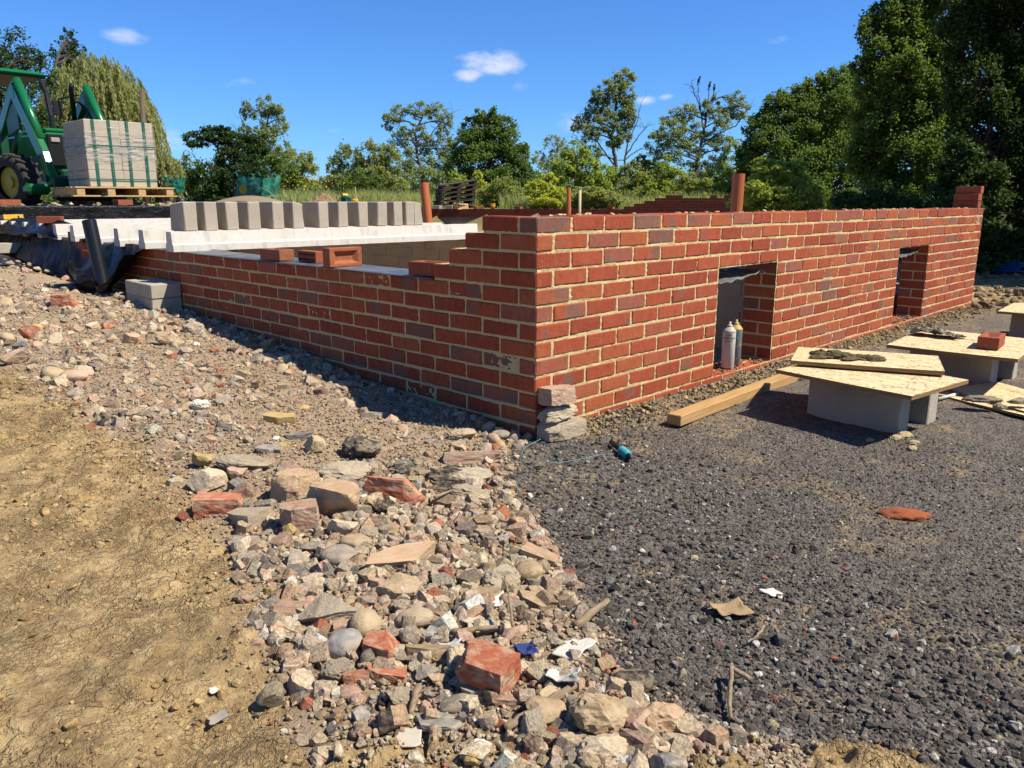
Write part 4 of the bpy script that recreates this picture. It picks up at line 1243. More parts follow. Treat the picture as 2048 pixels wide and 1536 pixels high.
# sandy lumps and dark stones along the foot of the lit wall
n = 4200; x = r2.uniform(.25, 6.3, n); y = -np.abs(r2.normal(0, .10, n))-.010
s = np.clip(r2.lognormal(math.log(.009), .5, n), .004, .036)
zz = G(x, y)+.004
xo = np.concatenate([r2.uniform(a+.03, b-.03, 150) for a, b in OPEN]); yo = r2.uniform(.01, .19, 300); so_ = r2.uniform(.005, .018, 300)
x = np.r_[x, xo]; y = np.r_[y, yo]; zz = np.r_[zz, np.full(300, -.899)]; s = np.r_[s, so_]; n = len(x)
scatter("wall_foot_gravel", np.c_[x, y, zz], s, pick_cols(r2, n, np.array([(.62, .47, .25), (.44, .34, .19), (.16, .14, .12)]), np.array([.5, .25, .25])), 1, "sandy mortar droppings and grit heaped along the foot of the lit wall", ('lumpy', 'angular'), 8, seed=36, sink=.2)

# each ordinary stone's label: what it is, and the landmark it lies by as seen from the camera
LANDMARK = {0: "worn half brick at the clay edge", 1: "leaning concrete slab", 2: "cream topped half brick", 3: "notched pink half brick", 4: "largest tan half brick", 5: "long dusty red brick", 6: "lone black clinker lump",
 7: "largest clinker lump", 8: "small clinker lump", 11: "mustard yellow stone", 12: "pale angular stone", 14: "pale grey leaning slab", 15: "smooth grey-brown stone", 16: "rounded tan stone", 20: "longest pale slab", 21: "thick grey-tan flat stone",
 22: "largest broad concrete slab", 24: "smooth cream cobble", 25: "slanting slate tile", 26: "dark blue-grey cobble", 27: "square red brick lump", 28: "oblong sandstone tile", 29: "biggest old red brick", 30: "bright red shard", 32: "pale grey lump by the dark cobble",
 33: "mauve pebble at the clay edge", 34: "blue slate flake", 36: "egg-shaped tan cobble", 37: "rough cream concrete lump", 38: "brown brick wedge", 39: "pebbly pink lump", 40: "broad sandy slab", 44: "largest tan boulder", 45: "second tan boulder", 46: "bottom pale boulder",
 50: "big clinker lump by the boulder", 51: "pale green-grey slate", 52: "grey-green slate pair", 53: "upright brown stone", 54: "long yellowish stone", 55: "chalk white lump", 56: "smooth pink stone", 57: "long mauve brick at the wall corner", 58: "pale flat lump by the corner",
 61: "broad grey concrete piece", 62: "bright pale stone at the shadow edge", 63: "dark rounded stone at the corner", 65: "rounded brown stone on the bare patch", 66: "broken red brick by the black sheet", 67: "upright red stone at the left edge", 68: "large pale pink stone at the left", 69: "low tan stone by the wall shadow"}
stones = [o for o in COL.objects if o.name.startswith("rubble_stone")]
picks = [o for o in stones if o["group"].startswith("stones and")]; rest = [o for o in stones if o["group"] == "rubble stones"]
marks = [(n_, picks[i].location) for i, n_ in LANDMARK.items()]
marks += [("two pale blocks by the wall", Vector((-.11, 3.6, -.7))), ("twig stub", Vector(gp(236, 660, -.72))), ("black pipe stub", Vector((-.24, 4.33, -.68)))]
seen = set(o["label"] for o in picks)
for o in rest:
    head = o["label"]
    for w_ in (" in the far", " in the shade", " along the", " in the nearest", " in the middle", " in the upper"):
        head = head.split(w_)[0]
    opts = []
    for n_, L in sorted(marks, key=lambda m: (m[1]-o.location).length)[:9]:
        d = np.array(o.location-L); a, b = d@np.array([CR[0], CR[1], 0]), d@np.array([CF[0], CF[1], 0])
        dist_ = "" if math.hypot(a, b) < .22 else "some way "
        rel = ("right of" if a > 0 else "left of") if abs(a) > abs(b) else ("behind" if b > 0 else "in front of")
        q = f"{head} {dist_}{rel} the {n_}"
        if len(q.split()) > 16: q = f"{head} {rel} the {n_}"
        if len(q.split()) <= 16: opts.append(q)
    pick_ = next((q for q in opts if q not in seen), opts[0])
    seen.add(pick_); o["label"] = pick_

# ------------------------------------------------------------------ work tables, timber and tools on the right
GT = "blocks carrying the work boards"
def up_block(x, y, label, rz=0.0):
    z = G1(x, y)+.100
    block("concrete_block", (x, y, z), (0, 0, rz), (.10, .44, .225), label, "concrete block", GT, M_BLOCK, .004, .001)
up_block(1.272, -.868, "grey block on edge, front support of the nearest work board", -.10)
up_block(1.545, -.900, "grey block on edge, rear support of the nearest work board", -.06)
up_block(2.505, -.915, "grey block on edge, front support of the board with a red brick", -.06)
up_block(2.865, -.930, "grey block on edge, rear support of the board with a red brick", .05)
up_block(4.42, -.985, "grey block on edge, front support of the farthest work board at the right edge", .0)
up_block(4.80, -.985, "grey block on edge, rear support of the farthest work board", .0)
def board(loc, rot, size, label, taper=None):
    ro = empty("work_board", loc, label, "plywood board", "plywood work boards"); ro.rotation_euler = rot
    n = 16; L, W, T = size
    u, v = np.meshgrid(np.linspace(-L/2, L/2, n), np.linspace(-W/2, W/2, n), indexing='ij'); u, v = u.ravel(), v.ravel()
    if taper: v = v*(1-taper*(u/L+.5)*(v > 0))
    u2 = u+.003*vnoise(np.c_[v*14, u*0+loc[0]*9], 7)*(np.abs(u) > L/2-.001)
    warp = .004*np.sin(u*4)*np.cos(v*3)
    i, j = np.meshgrid(np.arange(n-1), np.arange(n-1), indexing='ij'); q = (i*n+j).ravel()
    mesh_obj("board_face", np.c_[u2, v, warp+T/2], np.c_[q, q+n, q+n+1, q+1], M_PLY, ro)
    ring = [i*n for i in range(n)]+[(n-1)*n+j for j in range(1, n)]+[i*n+n-1 for i in range(n-2, -1, -1)]+[j for j in range(n-2, 0, -1)]
    P = np.c_[u2, v, warp][ring]; m = len(ring)
    V = np.concatenate([P+[0, 0, T/2-.0005], P-[0, 0, T/2]])
    F = [(k, (k+1) % m, m+(k+1) % m, m+k) for k in range(m)]+[tuple(range(m, 2*m))]
    mesh_obj("board_edge", V, F, M_PLYEDGE, ro)
    return ro
BZ = G1(1.3, -.9)+.2135+.010
board((1.285, -.905, BZ), (.0, .0, -.16), (.49, .655, .018), "dirty plywood work board on two blocks nearest the camera")
board((1.530, -.790, BZ+.0265), (-.006, .020, .36), (.43, .66, .019), "second plywood board lying askew on the nearest one, with a mortar heap", .0)
board((2.515, -.965, G1(2.5, -.95)+.2135+.010), (0, .0, .06), (.72, .63, .018), "plywood work board carrying a red brick and a crumpled rag")
board((4.45, -1.06, G1(4.4, -1)+.2135+.010), (0, .0, .06), (.62, .70, .018), "farthest plywood work board, cut by the right edge")
board((2.13, -1.42, G1(2.1, -1.3)+.030), (.02, -.03, -.48), (.34, .78, .012), "upper weathered board lying on the gravel at the right edge")
board((2.10, -1.40, G1(2.1, -1.3)+.014), (.0, .0, -.35), (.36, .80, .012), "lower weathered board lying on the gravel at the right edge")
def lump(name, loc, size, mat, label, cat, seed, sub=3, amp=.35, rot=0, freq=2.2, group=None):
    V, F = ICO[sub]; V = V*(1+amp*fbm(V*freq+seed, 4, seed)[:, None]+.06*vnoise(V*9+seed, seed)[:, None])
    V[:, 2] = np.maximum(V[:, 2], -.25)
    V = V*np.array(size)/2
    o = mesh_obj(name, V, F, mat, None, True, None, loc); o.rotation_euler = (0, 0, rot)
    return tag(o, label, cat, group)
M_WETM = simple("olive_mortar_heap", (.155, .125, .055), .85, .45, 60, .006)
M_DRYM = simple("dry_mortar_lump", (.50, .41, .26), .95, .25, 60, .006)
V, F = ICO[3]
mb = MB()
for k in range(34):
    a = R.random(); c = np.array([-.14+.30*a, R.normal(0, .020)*(1.3-a)+.012*math.sin(9*a), .004+.016*R.random()*(1-.5*a)])
    Vk, Fk = ICO[3]; Vk = Vk*(1+.45*fbm(Vk*2.2+k*3, 5, k, .6)[:, None]); mb.add((Vk*np.array([R.uniform(.022, .055), R.uniform(.016, .034), R.uniform(.008, .019)]))@rotz(R.normal(0, .5)).T+c, Fk)
o = mb.build("mortar_heap", M_WETM, None, False); hp = gp(1700, 712, BZ+.045); o.location = (hp[0]-.03, hp[1], BZ+.0345); o.rotation_euler = (0, 0, -1.22)
tag(o, "olive-brown heap of mortar on the askew plywood board", "mortar")
for k, (x, y, s_) in enumerate([(1790, 877, .045), (1808, 873, .06), (1828, 886, .04), (1740, 882, .03), (1824, 900, .035)]):
    P = gp(x, y, -.945); lump("mortar_lump", (P[0], P[1], G1(P[0], P[1])+.004), (s_*1.5, s_, s_*.6), M_DRYM, ["small dry mortar dropping left of the pair by the block foot", "largest dry mortar dropping at the foot of the front block", "flat dry mortar dropping right of the largest one", "tiny dry mortar dropping in the shadow of the block", "mortar crumb nearest the camera below the front block"][k], "mortar", 300+k, group="dry mortar droppings by the work board")
for k, (x, y, L) in enumerate([(1965, 800, .17), (2040, 803, .10), (2000, 812, .06)]):
    P = gp(x, y, -.89); lump("mortar_lump", (P[0], P[1], G1(P[0], P[1])+.055), (L, L*.38, .045), simple("grey_dry_mortar", (.30, .255, .19), .95, .3, 40, .006) if k == 0 else M_DRYM, ["long dried mortar ridge on the weathered boards", "dried mortar lump cut by the right edge on the weathered boards", "small mortar crumb on the weathered boards"][k], "mortar", 320+k, rot=-1.0, group="mortar on the weathered boards")
loose_brick((2.455, -1.105, G1(2.5, -.95)+.2135+.019+.0335), (0, 0, .10), "red brick with its frog upward on the second work board", "brick")
# crumpled rag / sheet on the second board
nr = 34
u, v = np.meshgrid(np.linspace(-1, 1, nr), np.linspace(-1, 1, nr), indexing='ij'); u, v = u.ravel(), v.ravel()
z = .05*np.clip(1-np.hypot(u+.4, v)*1.0, 0, 1)+.030*np.abs(fbm(np.c_[u*2.2, v*2.2], 3, 95))+.012*np.abs(vnoise(np.c_[u*6, v*6], 96))
i, j = np.meshgrid(np.arange(nr-1), np.arange(nr-1), indexing='ij'); q = (i*nr+j).ravel()
P = gp(1868, 676, -.72)
rg = mesh_obj("crumpled_rag", np.c_[u*.07+.02*vnoise(np.c_[v*3, u], 97), v*.15+.03*vnoise(np.c_[u*3, v], 98), z+.004], np.c_[q, q+nr, q+nr+1, q+1], simple("dusty_grey_cloth", (.36, .33, .26), .9, .45, 25, .004), None, False, None, (P[0], P[1], G1(2.5, -.95)+.2135+.020))
tag(rg, "crumpled dusty rag on the second work board beside the brick", "rag")
# long timber
tmb = empty("timber_length", (.612, -.30, G1(1.0, -.3)+.030), "long sawn timber lying along the foot of the lit wall", "timber")
m1 = MB(); m1.box((.93, 0, 0), (1.86, .074, .050), .003); ot = m1.build("beam_body", M_TIMBER, tmb)
tmb.rotation_euler = (0, .004, .040)
m1 = MB(); m1.tube([gp(1876, 800, -.93)+[0, 0, .005], gp(1925, 787, -.93)+[0, 0, .006]], .009, 8); o = m1.build("white_pipe", simple("white_plastic_pipe", (.72, .71, .68), .5, .1), None, True)
tag(o, "short white plastic pipe on the gravel between the two work boards", "pipe")
# line pin with wound blue line
P0, P1 = gp(1222, 890, -.935), gp(1268, 927, -.940)
d = (P1-P0)/np.linalg.norm(P1-P0); gz = G1(*P0[:2])
pin = empty("line_pin", tuple(P0), "bricklayer's line pin with bright blue line lying on the gravel", "line pin")
m1 = MB(); m1.tube([[0, 0, .014], d*.10+[0, 0, .014]], [.011, .013], 10); m1.build("handle", M_BLK, pin, True)
m1 = MB()
for k in range(9): m1.tube([d*(.105+.008*k)+[0, 0, .014], d*(.111+.008*k)+[0, 0, .014]], [.016+.003*(k % 2)]*2, 10)
m1.build("wound_line", simple("bright_blue_line", (.05, .42, .55), .6, .2, 90), pin, True)
m1 = MB(); m1.tube([d*.178+[0, 0, .014], d*.21+[0, 0, .012]], [.012, .004], 8); m1.build("pin_tip", M_BLK, pin, True)
pts = [gp(1120, 848, -.90), gp(1085, 882, -.94), gp(1046, 902, -.935), gp(1042, 922, -.935), gp(1110, 933, -.935), gp(1160, 924, -.935), gp(1200, 915, -.935), gp(1228, 913, -.935)]
pts = [np.array([.003*0-.012, -.012, -.845])]+[p+np.array([0, 0, .012]) for p in pts]
lp = [(-.006, .02, -.80), (-.010, .6, -.815), (-.012, 1.2, -.80), (-.012, 1.9, -.79)][::-1]
full = [np.array(p) for p in lp]+pts
tt = np.linspace(0, len(full)-1, 120); A_ = np.array(full)
crv = np.array([[np.interp(t, np.arange(len(full)), A_[:, k]) for k in range(3)] for t in tt])
for _ in range(6): crv[1:-1] = (crv[:-2]+2*crv[1:-1]+crv[2:])/4
m1 = MB(); m1.tube(crv, .0013, 5); o = m1.build("string_line", simple("pale_blue_string", (.18, .42, .50), .7, .1), None, True)
tag(o, "thin blue builder's string along the shaded wall and round the corner", "string")
# three old bricks stacked against the corner
GC = "old bricks stacked at the wall corner"
for k, (x, y, w, mat, kind, lab) in enumerate([(.105, -.062, (.235, .105, .082), 'conc', 'brickbit', "bottom mortar-caked old brick of the three at the wall corner"), (.085, -.058, (.20, .10, .075), 'conc', 'lumpy', "middle crumbling old brick of the three at the wall corner"), (.075, -.055, (.15, .10, .078), 'pink', 'brickbit', "top pinkish broken brick of the three at the wall corner")]):
    o = put_stone(kind, mat, x, y, w, lab, "brick", GC, yaw=.05-.1*k, tilt=.05, sink=.08, name="old_brick", var=k); o.location.z = -.905+.078*k
# marking spray cans in the opening
def can(loc, label, cap, body, marks):
    r = empty("spray_can", loc, label, "spray can", "spray cans in the opening")
    def lathe(prof, n=28):
        V = [(p[0]*math.cos(a), p[0]*math.sin(a), p[1]) for p in prof for a in np.linspace(0, 2*math.pi, n, endpoint=False)]
        F = [(k*n+j, k*n+(j+1) % n, (k+1)*n+(j+1) % n, (k+1)*n+j) for k in range(len(prof)-1) for j in range(n)]
        return np.array(V), F
    rad = .0375
    V, F = lathe([(.0, 0), (rad-.003, 0), (rad, .004), (rad, .215)]); mesh_obj("body", V, F, body, r, True)
    V, F = lathe([(rad+.001, .214), (rad+.001, .220), (rad-.003, .224), (.022, .240), (.016, .243)]); mesh_obj("shoulder", V, F, cap, r, True)
    V, F = lathe([(.016, .242), (.017, .252), (.010, .256), (.007, .258), (.007, .272), (.0, .273)]); mesh_obj("nozzle", V, F, cap, r, True)
    if marks:
        face = math.atan2(CAM[1]-loc[1], CAM[0]-loc[0])
        for wd, z, s in marks:
            V, F = text_mesh(wd, s, .0004)
            ang = V[:, 0]/rad
            rr = rad+.0006+np.clip(-V[:, 2], 0, 1)*0+V[:, 2]*.2
            V2 = np.c_[rr*np.cos(face+ang), rr*np.sin(face+ang), z+V[:, 1]]
            mesh_obj("lettering", V2, F, M_BLK, r)
    return r
t = NT("white_can_print", .35, .5); zc = t.n.new("ShaderNodeSeparateXYZ"); t.l.new(t.tc.outputs["Object"], zc.inputs[0])
st = t.math('MULTIPLY', t.ramp(t.math('SINE', t.math('MULTIPLY', zc.outputs[2], 1500)), .0, .6), t.math('MULTIPLY', t.ramp(zc.outputs[2], .148, .150, 1, 0), t.ramp(zc.outputs[2], .010, .014)))
t.color(t.mix(t.math('MULTIPLY', st, .45), t.mix(t.ramp(zc.outputs[2], .175, .18), (.86, .86, .84), (.80, .80, .78)), (.30, .31, .33)))
M_CANW = t.m
t = NT("blue_can_paint", .4, .5); nn = t.noise(3.5, 4, .6, t.mapv((22, 22, 9)))
t.color(t.mix(t.ramp(nn, .55, .60), (.16, .24, .30), (.50, .42, .10))); M_CANB = t.m
M_CAPW = simple("off_white_cap", (.55, .53, .48), .6, .15); M_CAPY = simple("yellow_cap", (.55, .42, .12), .6, .2)
can((1.742, .075, -.894), "white spray can with printed label standing in the near wall opening", M_CAPW, M_CANW, [("LINE", .192, .017), ("MARKING", .174, .0165), ("PAINT", .156, .017)])
can((1.845, .090, -.894), "blue-grey spray can smeared with yellow paint, behind the white one", M_CAPY, M_CANB, None)
# orange brick dust, scraps, twigs
V, F = ICO[3]; V = V*(1+.3*fbm(V*2+5, 4, 5)[:, None]); V[:, 2] = np.maximum(V[:, 2], -.05)
P = gp(1808, 1036, -.945)
o = mesh_obj("brick_dust", V*[.075, .045, .022], F, simple("orange_brick_dust", (.40, .115, .045), .95, .25, 150, .003), None, True, None, (P[0], P[1], G1(P[0], P[1])+.002)); o.rotation_euler = (0, 0, CY-.2)
tag(o, "small heap of bright orange brick dust on the dark gravel", "brick dust", kind="thing")
def scrap(name, px, py, w, h, mat, label, cat, seed, curl=.25, yaw=0, group=None, n=14, shape=1.0):
    P = gp(px, py, -.935); D = (P-CAM)@CF; k = 1/FPX*D
    u, v = np.meshgrid(np.linspace(-1, 1, n), np.linspace(-1, 1, n), indexing='ij'); u, v = u.ravel(), v.ravel()
    wob = 1+.35*vnoise(np.c_[np.arctan2(v, u)*1.6, 0*u+seed], seed)
    x = u*w*k/2*wob; y = v*h*k/2*wob*shape
    z = curl*w*k*(.25*u*u+.3*fbm(np.c_[u*1.3+seed, v*1.3], 3, seed))
    i, j = np.meshgrid(np.arange(n-1), np.arange(n-1), indexing='ij'); q = (i*n+j).ravel()
    o = mesh_obj(name, np.c_[x, y, z-z.min()], np.c_[q, q+n, q+n+1, q+1], mat, None, True, None, (P[0], P[1], G1(P[0], P[1])+.012))
    m_ = o.modifiers.new("thickness", 'SOLIDIFY'); m_.thickness = .0025
    o.rotation_euler = (0, 0, CY+yaw)
    return tag(o, label, cat, group)
M_CARD = simple("brown_cardboard", (.40, .29, .17), .9, .2, 40); M_WHITE = simple("white_scrap", (.78, .77, .75), .6, .06, 30)
M_BLUEC = simple("blue_cloth", (.035, .055, .24), .9, .5, 60, .004); M_SHELL = simple("shell_cream", (.55, .50, .40), .5, .35, 20, .002)
M_POLYC = sheet_mat("pale_plastic_film", (.42, .42, .42), .3, 25, .008)
scrap("cardboard_scrap", 1458, 1228, 66, 50, M_CARD, "curled brown cardboard scrap on the dark gravel", "cardboard", 3, .35, .25)
scrap("white_scrap", 990, 1213, 30, 48, M_WHITE, "bright white plastic scrap standing among the rubble", "plastic scrap", 4, .5, .1)
scrap("white_scrap", 1543, 1188, 28, 28, M_WHITE, "small white chip alone on the dark gravel", "plastic scrap", 5, .1, .3)
scrap("plaster_scrap", 1150, 1328, 52, 70, simple("speckled_white_plaster", (.72, .71, .68), .8, .15, 90, .003), "speckled white plaster sheet half under gravel", "plaster", 6, .1, -.5)
scrap("blue_cloth", 1050, 1330, 34, 34, M_BLUEC, "frayed dark blue cloth scrap among the rubble", "cloth", 7, .8, .2)
scrap("oyster_shell", 962, 1266, 66, 50, M_SHELL, "cream oyster-like shell among the rubble", "shell", 8, .3, -.1)
scrap("plastic_film", 1120, 1395, 60, 42, M_POLYC, "crumpled clear plastic film above the largest boulder", "plastic scrap", 9, .6, -.2)
scrap("plastic_film", 900, 1312, 44, 30, M_POLYC, "small crumpled clear film on the sandstone tile", "plastic scrap", 10, .6, .2)
scrap("white_scrap", 818, 1480, 46, 55, simple("white_stoneware", (.62, .58, .50), .7, .15, 40), "cream tile fragment at the lower clay edge", "tile", 11, .05, .1)
scrap("white_scrap", 428, 1382, 16, 18, M_WHITE, "tiny white triangle lying on the clay", "plastic scrap", 12, .1, .6)
scrap("white_scrap", 567, 1258, 62, 50, simple("chalky_shell", (.60, .57, .52), .8, .15, 40), "chalky white flake at the clay edge", "shell", 13, .25, .3)
scrap("slate_flake", 437, 1445, 30, 36, SM['slate'], "dark narrow slate flake lying on the clay", "slate", 14, .05, -.7)
def stick(pts, r, mat, label, cat="stick", lift=.02, group="sticks and twigs on the ground"):
    P = [gp(x, y, -.93)+np.array([0, 0, l]) for x, y, l in pts]
    m1 = MB(); n = max(6, len(P)*4); A = np.array(P); tt = np.linspace(0, len(P)-1, n)
    A = np.array([[np.interp(t, np.arange(len(P)), A[:, k]) for k in range(3)] for t in tt])
    A[1:-1] += R.normal(0, .0012, A[1:-1].shape)
    m1.tube(A, np.linspace(r, r*.65, n), 7)
    o = m1.build("stick", mat, None, True); return tag(o, label, cat, group)
stick([(905, 1288, .03), (960, 1284, .035), (1003, 1278, .03)], .008, M_OLDWOOD, "thick brown stick among the rubble above the big old brick")
stick([(1025, 1300, .06), (1018, 1262, .09), (1010, 1235, .11)], .0035, M_OLDWOOD, "short twig sticking up beside the brown stick")
stick([(1500, 1368, .01), (1462, 1360, .03), (1458, 1400, .012), (1462, 1442, .006)], .006, M_OLDWOOD, "bent twig lying on the dark gravel")
stick([(1528, 1258, .008), (1515, 1280, .012), (1495, 1290, .006)], .004, M_OLDWOOD, "small curved twig near the cardboard scrap")
stick([(1275, 1448, .02), (1325, 1515, .02)], .016, M_OLDWOOD, "flat weathered wood strip between the bottom boulders")
stick([(1085, 1440, .03), (1150, 1400, .035)], .012, M_OLDWOOD, "grey splintered wood strip left of the largest boulder")
stick([(1010, 1475, .02), (1060, 1452, .03)], .010, M_OLDWOOD, "second grey wood splinter near the bottom edge")
stick([(838, 1398, .03), (822, 1440, .012)], .009, M_OLDWOOD, "short split wood piece below the red shards")
stick([(1150, 1262, .012), (1215, 1215, .02)], .012, M_OLDWOOD, "weathered wood piece at the gravel edge")
stick([(870, 1012, .03), (905, 1000, .035)], .006, M_OLDWOOD, "pale stick under the long red brick")
stick([(236, 665, .10), (238, 640, .22), (232, 632, .30)], .006, M_OLDWOOD, "stub of twig standing up in the far rubble")
stick([(238, 645, .20), (246, 622, .30)], .004, M_OLDWOOD, "side fork of the twig stub in the far rubble")
P = gp(570, 1300, -.935)
th = np.linspace(0, 5.2, 26)
m1 = MB(); m1.tube(np.c_[.017*np.cos(th), .017*np.sin(th), .008+.004*np.sin(th)], .0028, 6); o = m1.build("plastic_ring", simple("grey_ring", (.46, .46, .44), .5, .1), None, True, tuple(P+[0, 0, .012]))
tag(o, "small grey plastic ring at the clay edge", "plastic ring")
# coil of blue pipe in the shade at the far right
P = np.array([10.5, .75, G1(10.5, .75)])
m1 = MB()
for k in range(9):
    th = np.linspace(0, 2*math.pi, 40); r_ = .24+.02*R.normal()
    m1.tube(np.c_[r_*np.cos(th)*1.0, r_*np.sin(th), .03+.018*k+.012*np.sin(th*2+k)], .013, 6, cap=False)
o = m1.build("pipe_coil", simple("blue_water_pipe", (.02, .10, .42), .45, .15), None, True, tuple(P)); tag(o, "coil of blue pipe lying in the shade beyond the far wall end", "pipe coil")

# ------------------------------------------------------------------ middle distance
def add_mesh(mb, name, mat, parent=None, smooth=False, loc=(0, 0, 0)): return mb.build(name, mat, parent, smooth, loc)
M_ORANGE = simple("orange_drain_pipe", (.52, .155, .045), .38, .08, 10)
def pipe(p0, p1, r, label, mat=None, name="drain_pipe", cat="pipe", group="orange drain pipes"):
    m1 = MB(); p0 = np.array(p0); p1 = np.array(p1); dd = (p1-p0)/np.linalg.norm(p1-p0)
    m1.tube([p0, p1], r, 28, cap=False); m1.tube([p1-dd*.001, p1-dd*.25], r*.93, 28, cap=False)
    V, F = tube_geo(np.array([p1, p1]), np.array([r, r*.93]), 28); m1.add(V, F)
    o = m1.build(name, mat or M_ORANGE, None, True); md = o.modifiers.new("edge", 'EDGE_SPLIT'); md.split_angle = .8
    return tag(o, label, cat, group)
a, b = gd(857, 446, 9.55), gd(848, 367, 9.55); pipe(a-[0, 0, .02], b, .053, "thick orange drain pipe standing at the end of the block row")
a, b = gd(1469, 436, 7.5), gd(1478, 348, 7.5); pipe(a-[0, 0, .8], b, .057, "leaning orange drain pipe standing behind the lit wall")
a, b = gd(1137.5, 430, 19), gd(1137.5, 376, 19); pipe(a, b, .052, "thin-looking orange pipe far off between the walls")
a, b = gd(1159, 440, 11), gd(1160, 377, 11)
m1 = MB(); m1.tube([a-[0, 0, .3], b], .020, 10); m1.tube([b, b+[0, 0, .012]], .030, 10); o = m1.build("marker_post", simple("cream_post", (.62, .54, .30), .7, .1), None, True)
tag(o, "slim cream marker post beside the distant orange pipe", "post")
# far red brick wall with racked, higher right-hand part
def brick_tex(name, c1, c2, mort, w=.225, h=.075):
    t = NT(name, .9, .2)
    b_ = t.n.new("ShaderNodeTexBrick"); b_.inputs["Scale"].default_value = 1; b_.inputs["Brick Width"].default_value = w; b_.inputs["Row Height"].default_value = h
    b_.inputs["Mortar Size"].default_value = .006; b_.offset = .5
    b_.inputs["Color1"].default_value = c1+(1,); b_.inputs["Color2"].default_value = c2+(1,); b_.inputs["Mortar"].default_value = mort+(1,)
    s = t.n.new("ShaderNodeSeparateXYZ"); t.l.new(t.tc.outputs["Object"], s.inputs[0])
    cmb = t.n.new("ShaderNodeCombineXYZ"); t.l.new(s.outputs[0], cmb.inputs[0]); t.l.new(s.outputs[2], cmb.inputs[1])
    t.l.new(cmb.outputs[0], b_.inputs["Vector"])
    t.color(t.mix(t.noise(6, 4, .6), b_.outputs[0], t.mix(.5, b_.outputs[0], (.05, .02, .015))))
    return t.m
M_FARB = brick_tex("far_red_brick", (.23, .040, .028), (.16, .030, .026), (.17, .115, .08))
M_FARG = brick_tex("far_grey_block", (.28, .265, .24), (.33, .31, .285), (.16, .15, .13), .45, .225)
A0 = gd(800, 420, 22.6); A0[2] = 0
dirw = np.array([.60, -.80, 0]); dirw /= np.linalg.norm(dirw)
def on_line(px):
    d = CF+CR*(px-1024)/FPX
    # solve CAM + t d = A0 + s dirw in plan
    Mx = np.array([[d[0], -dirw[0]], [d[1], -dirw[1]]]); t_, s_ = np.linalg.solve(Mx, (A0-CAM)[:2]); return s_
sR0, sR1, sEnd = on_line(1236), on_line(1310), on_line(1505)
fw = empty("far_brick_wall", tuple(A0), "far dark red brick wall, raised in steps at its right end", "brick wall"); fw.rotation_euler = (0, 0, math.atan2(dirw[1], dirw[0]))
m1 = MB(); m1.box((sEnd/2, .1, -.285), (sEnd, .21, .232), .002); m1.build("low_brickwork", M_FARB, fw)
m1 = MB(); m1.box((sEnd/2, .103, -.70), (sEnd, .20, .59), .002); m1.build("base_blockwork", M_FARG, fw)
m1 = MB()
for k in range(4): m1.box(((sR0+.28*k+sEnd)/2, .1, -.131+.0755*k), (sEnd-sR0-.28*k, .209, .0745), .001)
for (f0, f1) in ((.30, .42), (.62, .66), (.72, .80)): m1.box((sR0+(sEnd-sR0)*(f0+f1)/2, .1, -.131+.0755*4), ((sEnd-sR0)*(f1-f0), .209, .0745), .001)
m1.build("raised_brickwork", M_FARB, fw)
M_CONCB = concrete_mat("far_concrete", (.33, .31, .27), (.45, .42, .37))
def wallpos(px, z, off=.1): s_ = on_line(px); P = A0+dirw*s_+np.array([-dirw[1], dirw[0], 0])*off; return np.array([P[0], P[1], z])
# stack of pallets on the ground behind the far wall
GPAL = "stack of weathered pallets"
pa = gd(908, 415, 24.2); zp = -.19
names = ["bottom", "second from bottom", "third from bottom", "fourth from bottom", "fifth from bottom", "top"]
for k in range(6):
    m1 = MB()
    for s_ in (-.48, 0, .48): m1.box((0, s_, .055), (.8, .10, .085), .004)
    for s_ in np.linspace(-.36, .36, 5): m1.box((s_, 0, .112), (.11, 1.1, .020), .003)
    for s_ in (-.34, 0, .34): m1.box((s_, 0, .008), (.11, 1.1, .018), .003)
    o = m1.build("wooden_pallet", M_OLDPALLET, None, False, (pa[0]+.02*k*CR[0]+R.normal(0, .02), pa[1]+.02*k*CR[1], zp+.123*k+(.01*k)))
    o.rotation_euler = (.05*min(k, 3), .03, math.atan2(-CF[1], -CF[0])+.35+R.normal(0, .06))
    tag(o, f"weathered pallet, {names[k]} of the leaning stack behind the far wall", "pallet", GPAL)
m1 = MB(); P = wallpos(925, -.17); m1.box((0, 0, .08), (.40, .22, .16), .03, jit=.02); o = m1.build("broken_timber", M_PALLET, None, False, tuple(P)); tag(o, "splintered pale timber leaning on the foot of the pallet stack", "timber")
for px, lab in ((955, "red brick on the far wall right of the pallets"), (962, "second red brick on the far wall right of the pallets"), (1038, "lone brick far along the low wall"), (1212, "small brick on the low wall by the orange pipe")):
    P = wallpos(px, -.134); loose_brick(tuple(P), (0, 0, R.uniform(0, 3)), lab, "brick", "bricks on the far wall")
for px, w, lab in ((880, .30, "left grey block on the far wall below the pallets"), (905, .36, "right grey block on the far wall below the pallets")):
    P = wallpos(px, -.12); block("concrete_block", tuple(P), (0, 0, .6), (w, .2, .1), lab, "concrete block", "blocks on the far wall", M_CONCB)
def bucket(P, r, h, label, mat):
    b_ = empty("bucket", tuple(P), label, "bucket"); m1 = MB()
    m1.tube([[0, 0, 0], [0, 0, h]], [r*.8, r], 20); m1.build("body", mat, b_, True)
    m1 = MB(); m1.tube([[0, 0, h-.01], [0, 0, h+.01]], [r*1.06, r*1.06], 20); m1.build("rim", mat, b_, True)
P = wallpos(986, -.168); bucket(P, .075, .14, "small orange and yellow bucket on the far wall", simple("yellow_bucket", (.72, .36, .02), .45, .1))
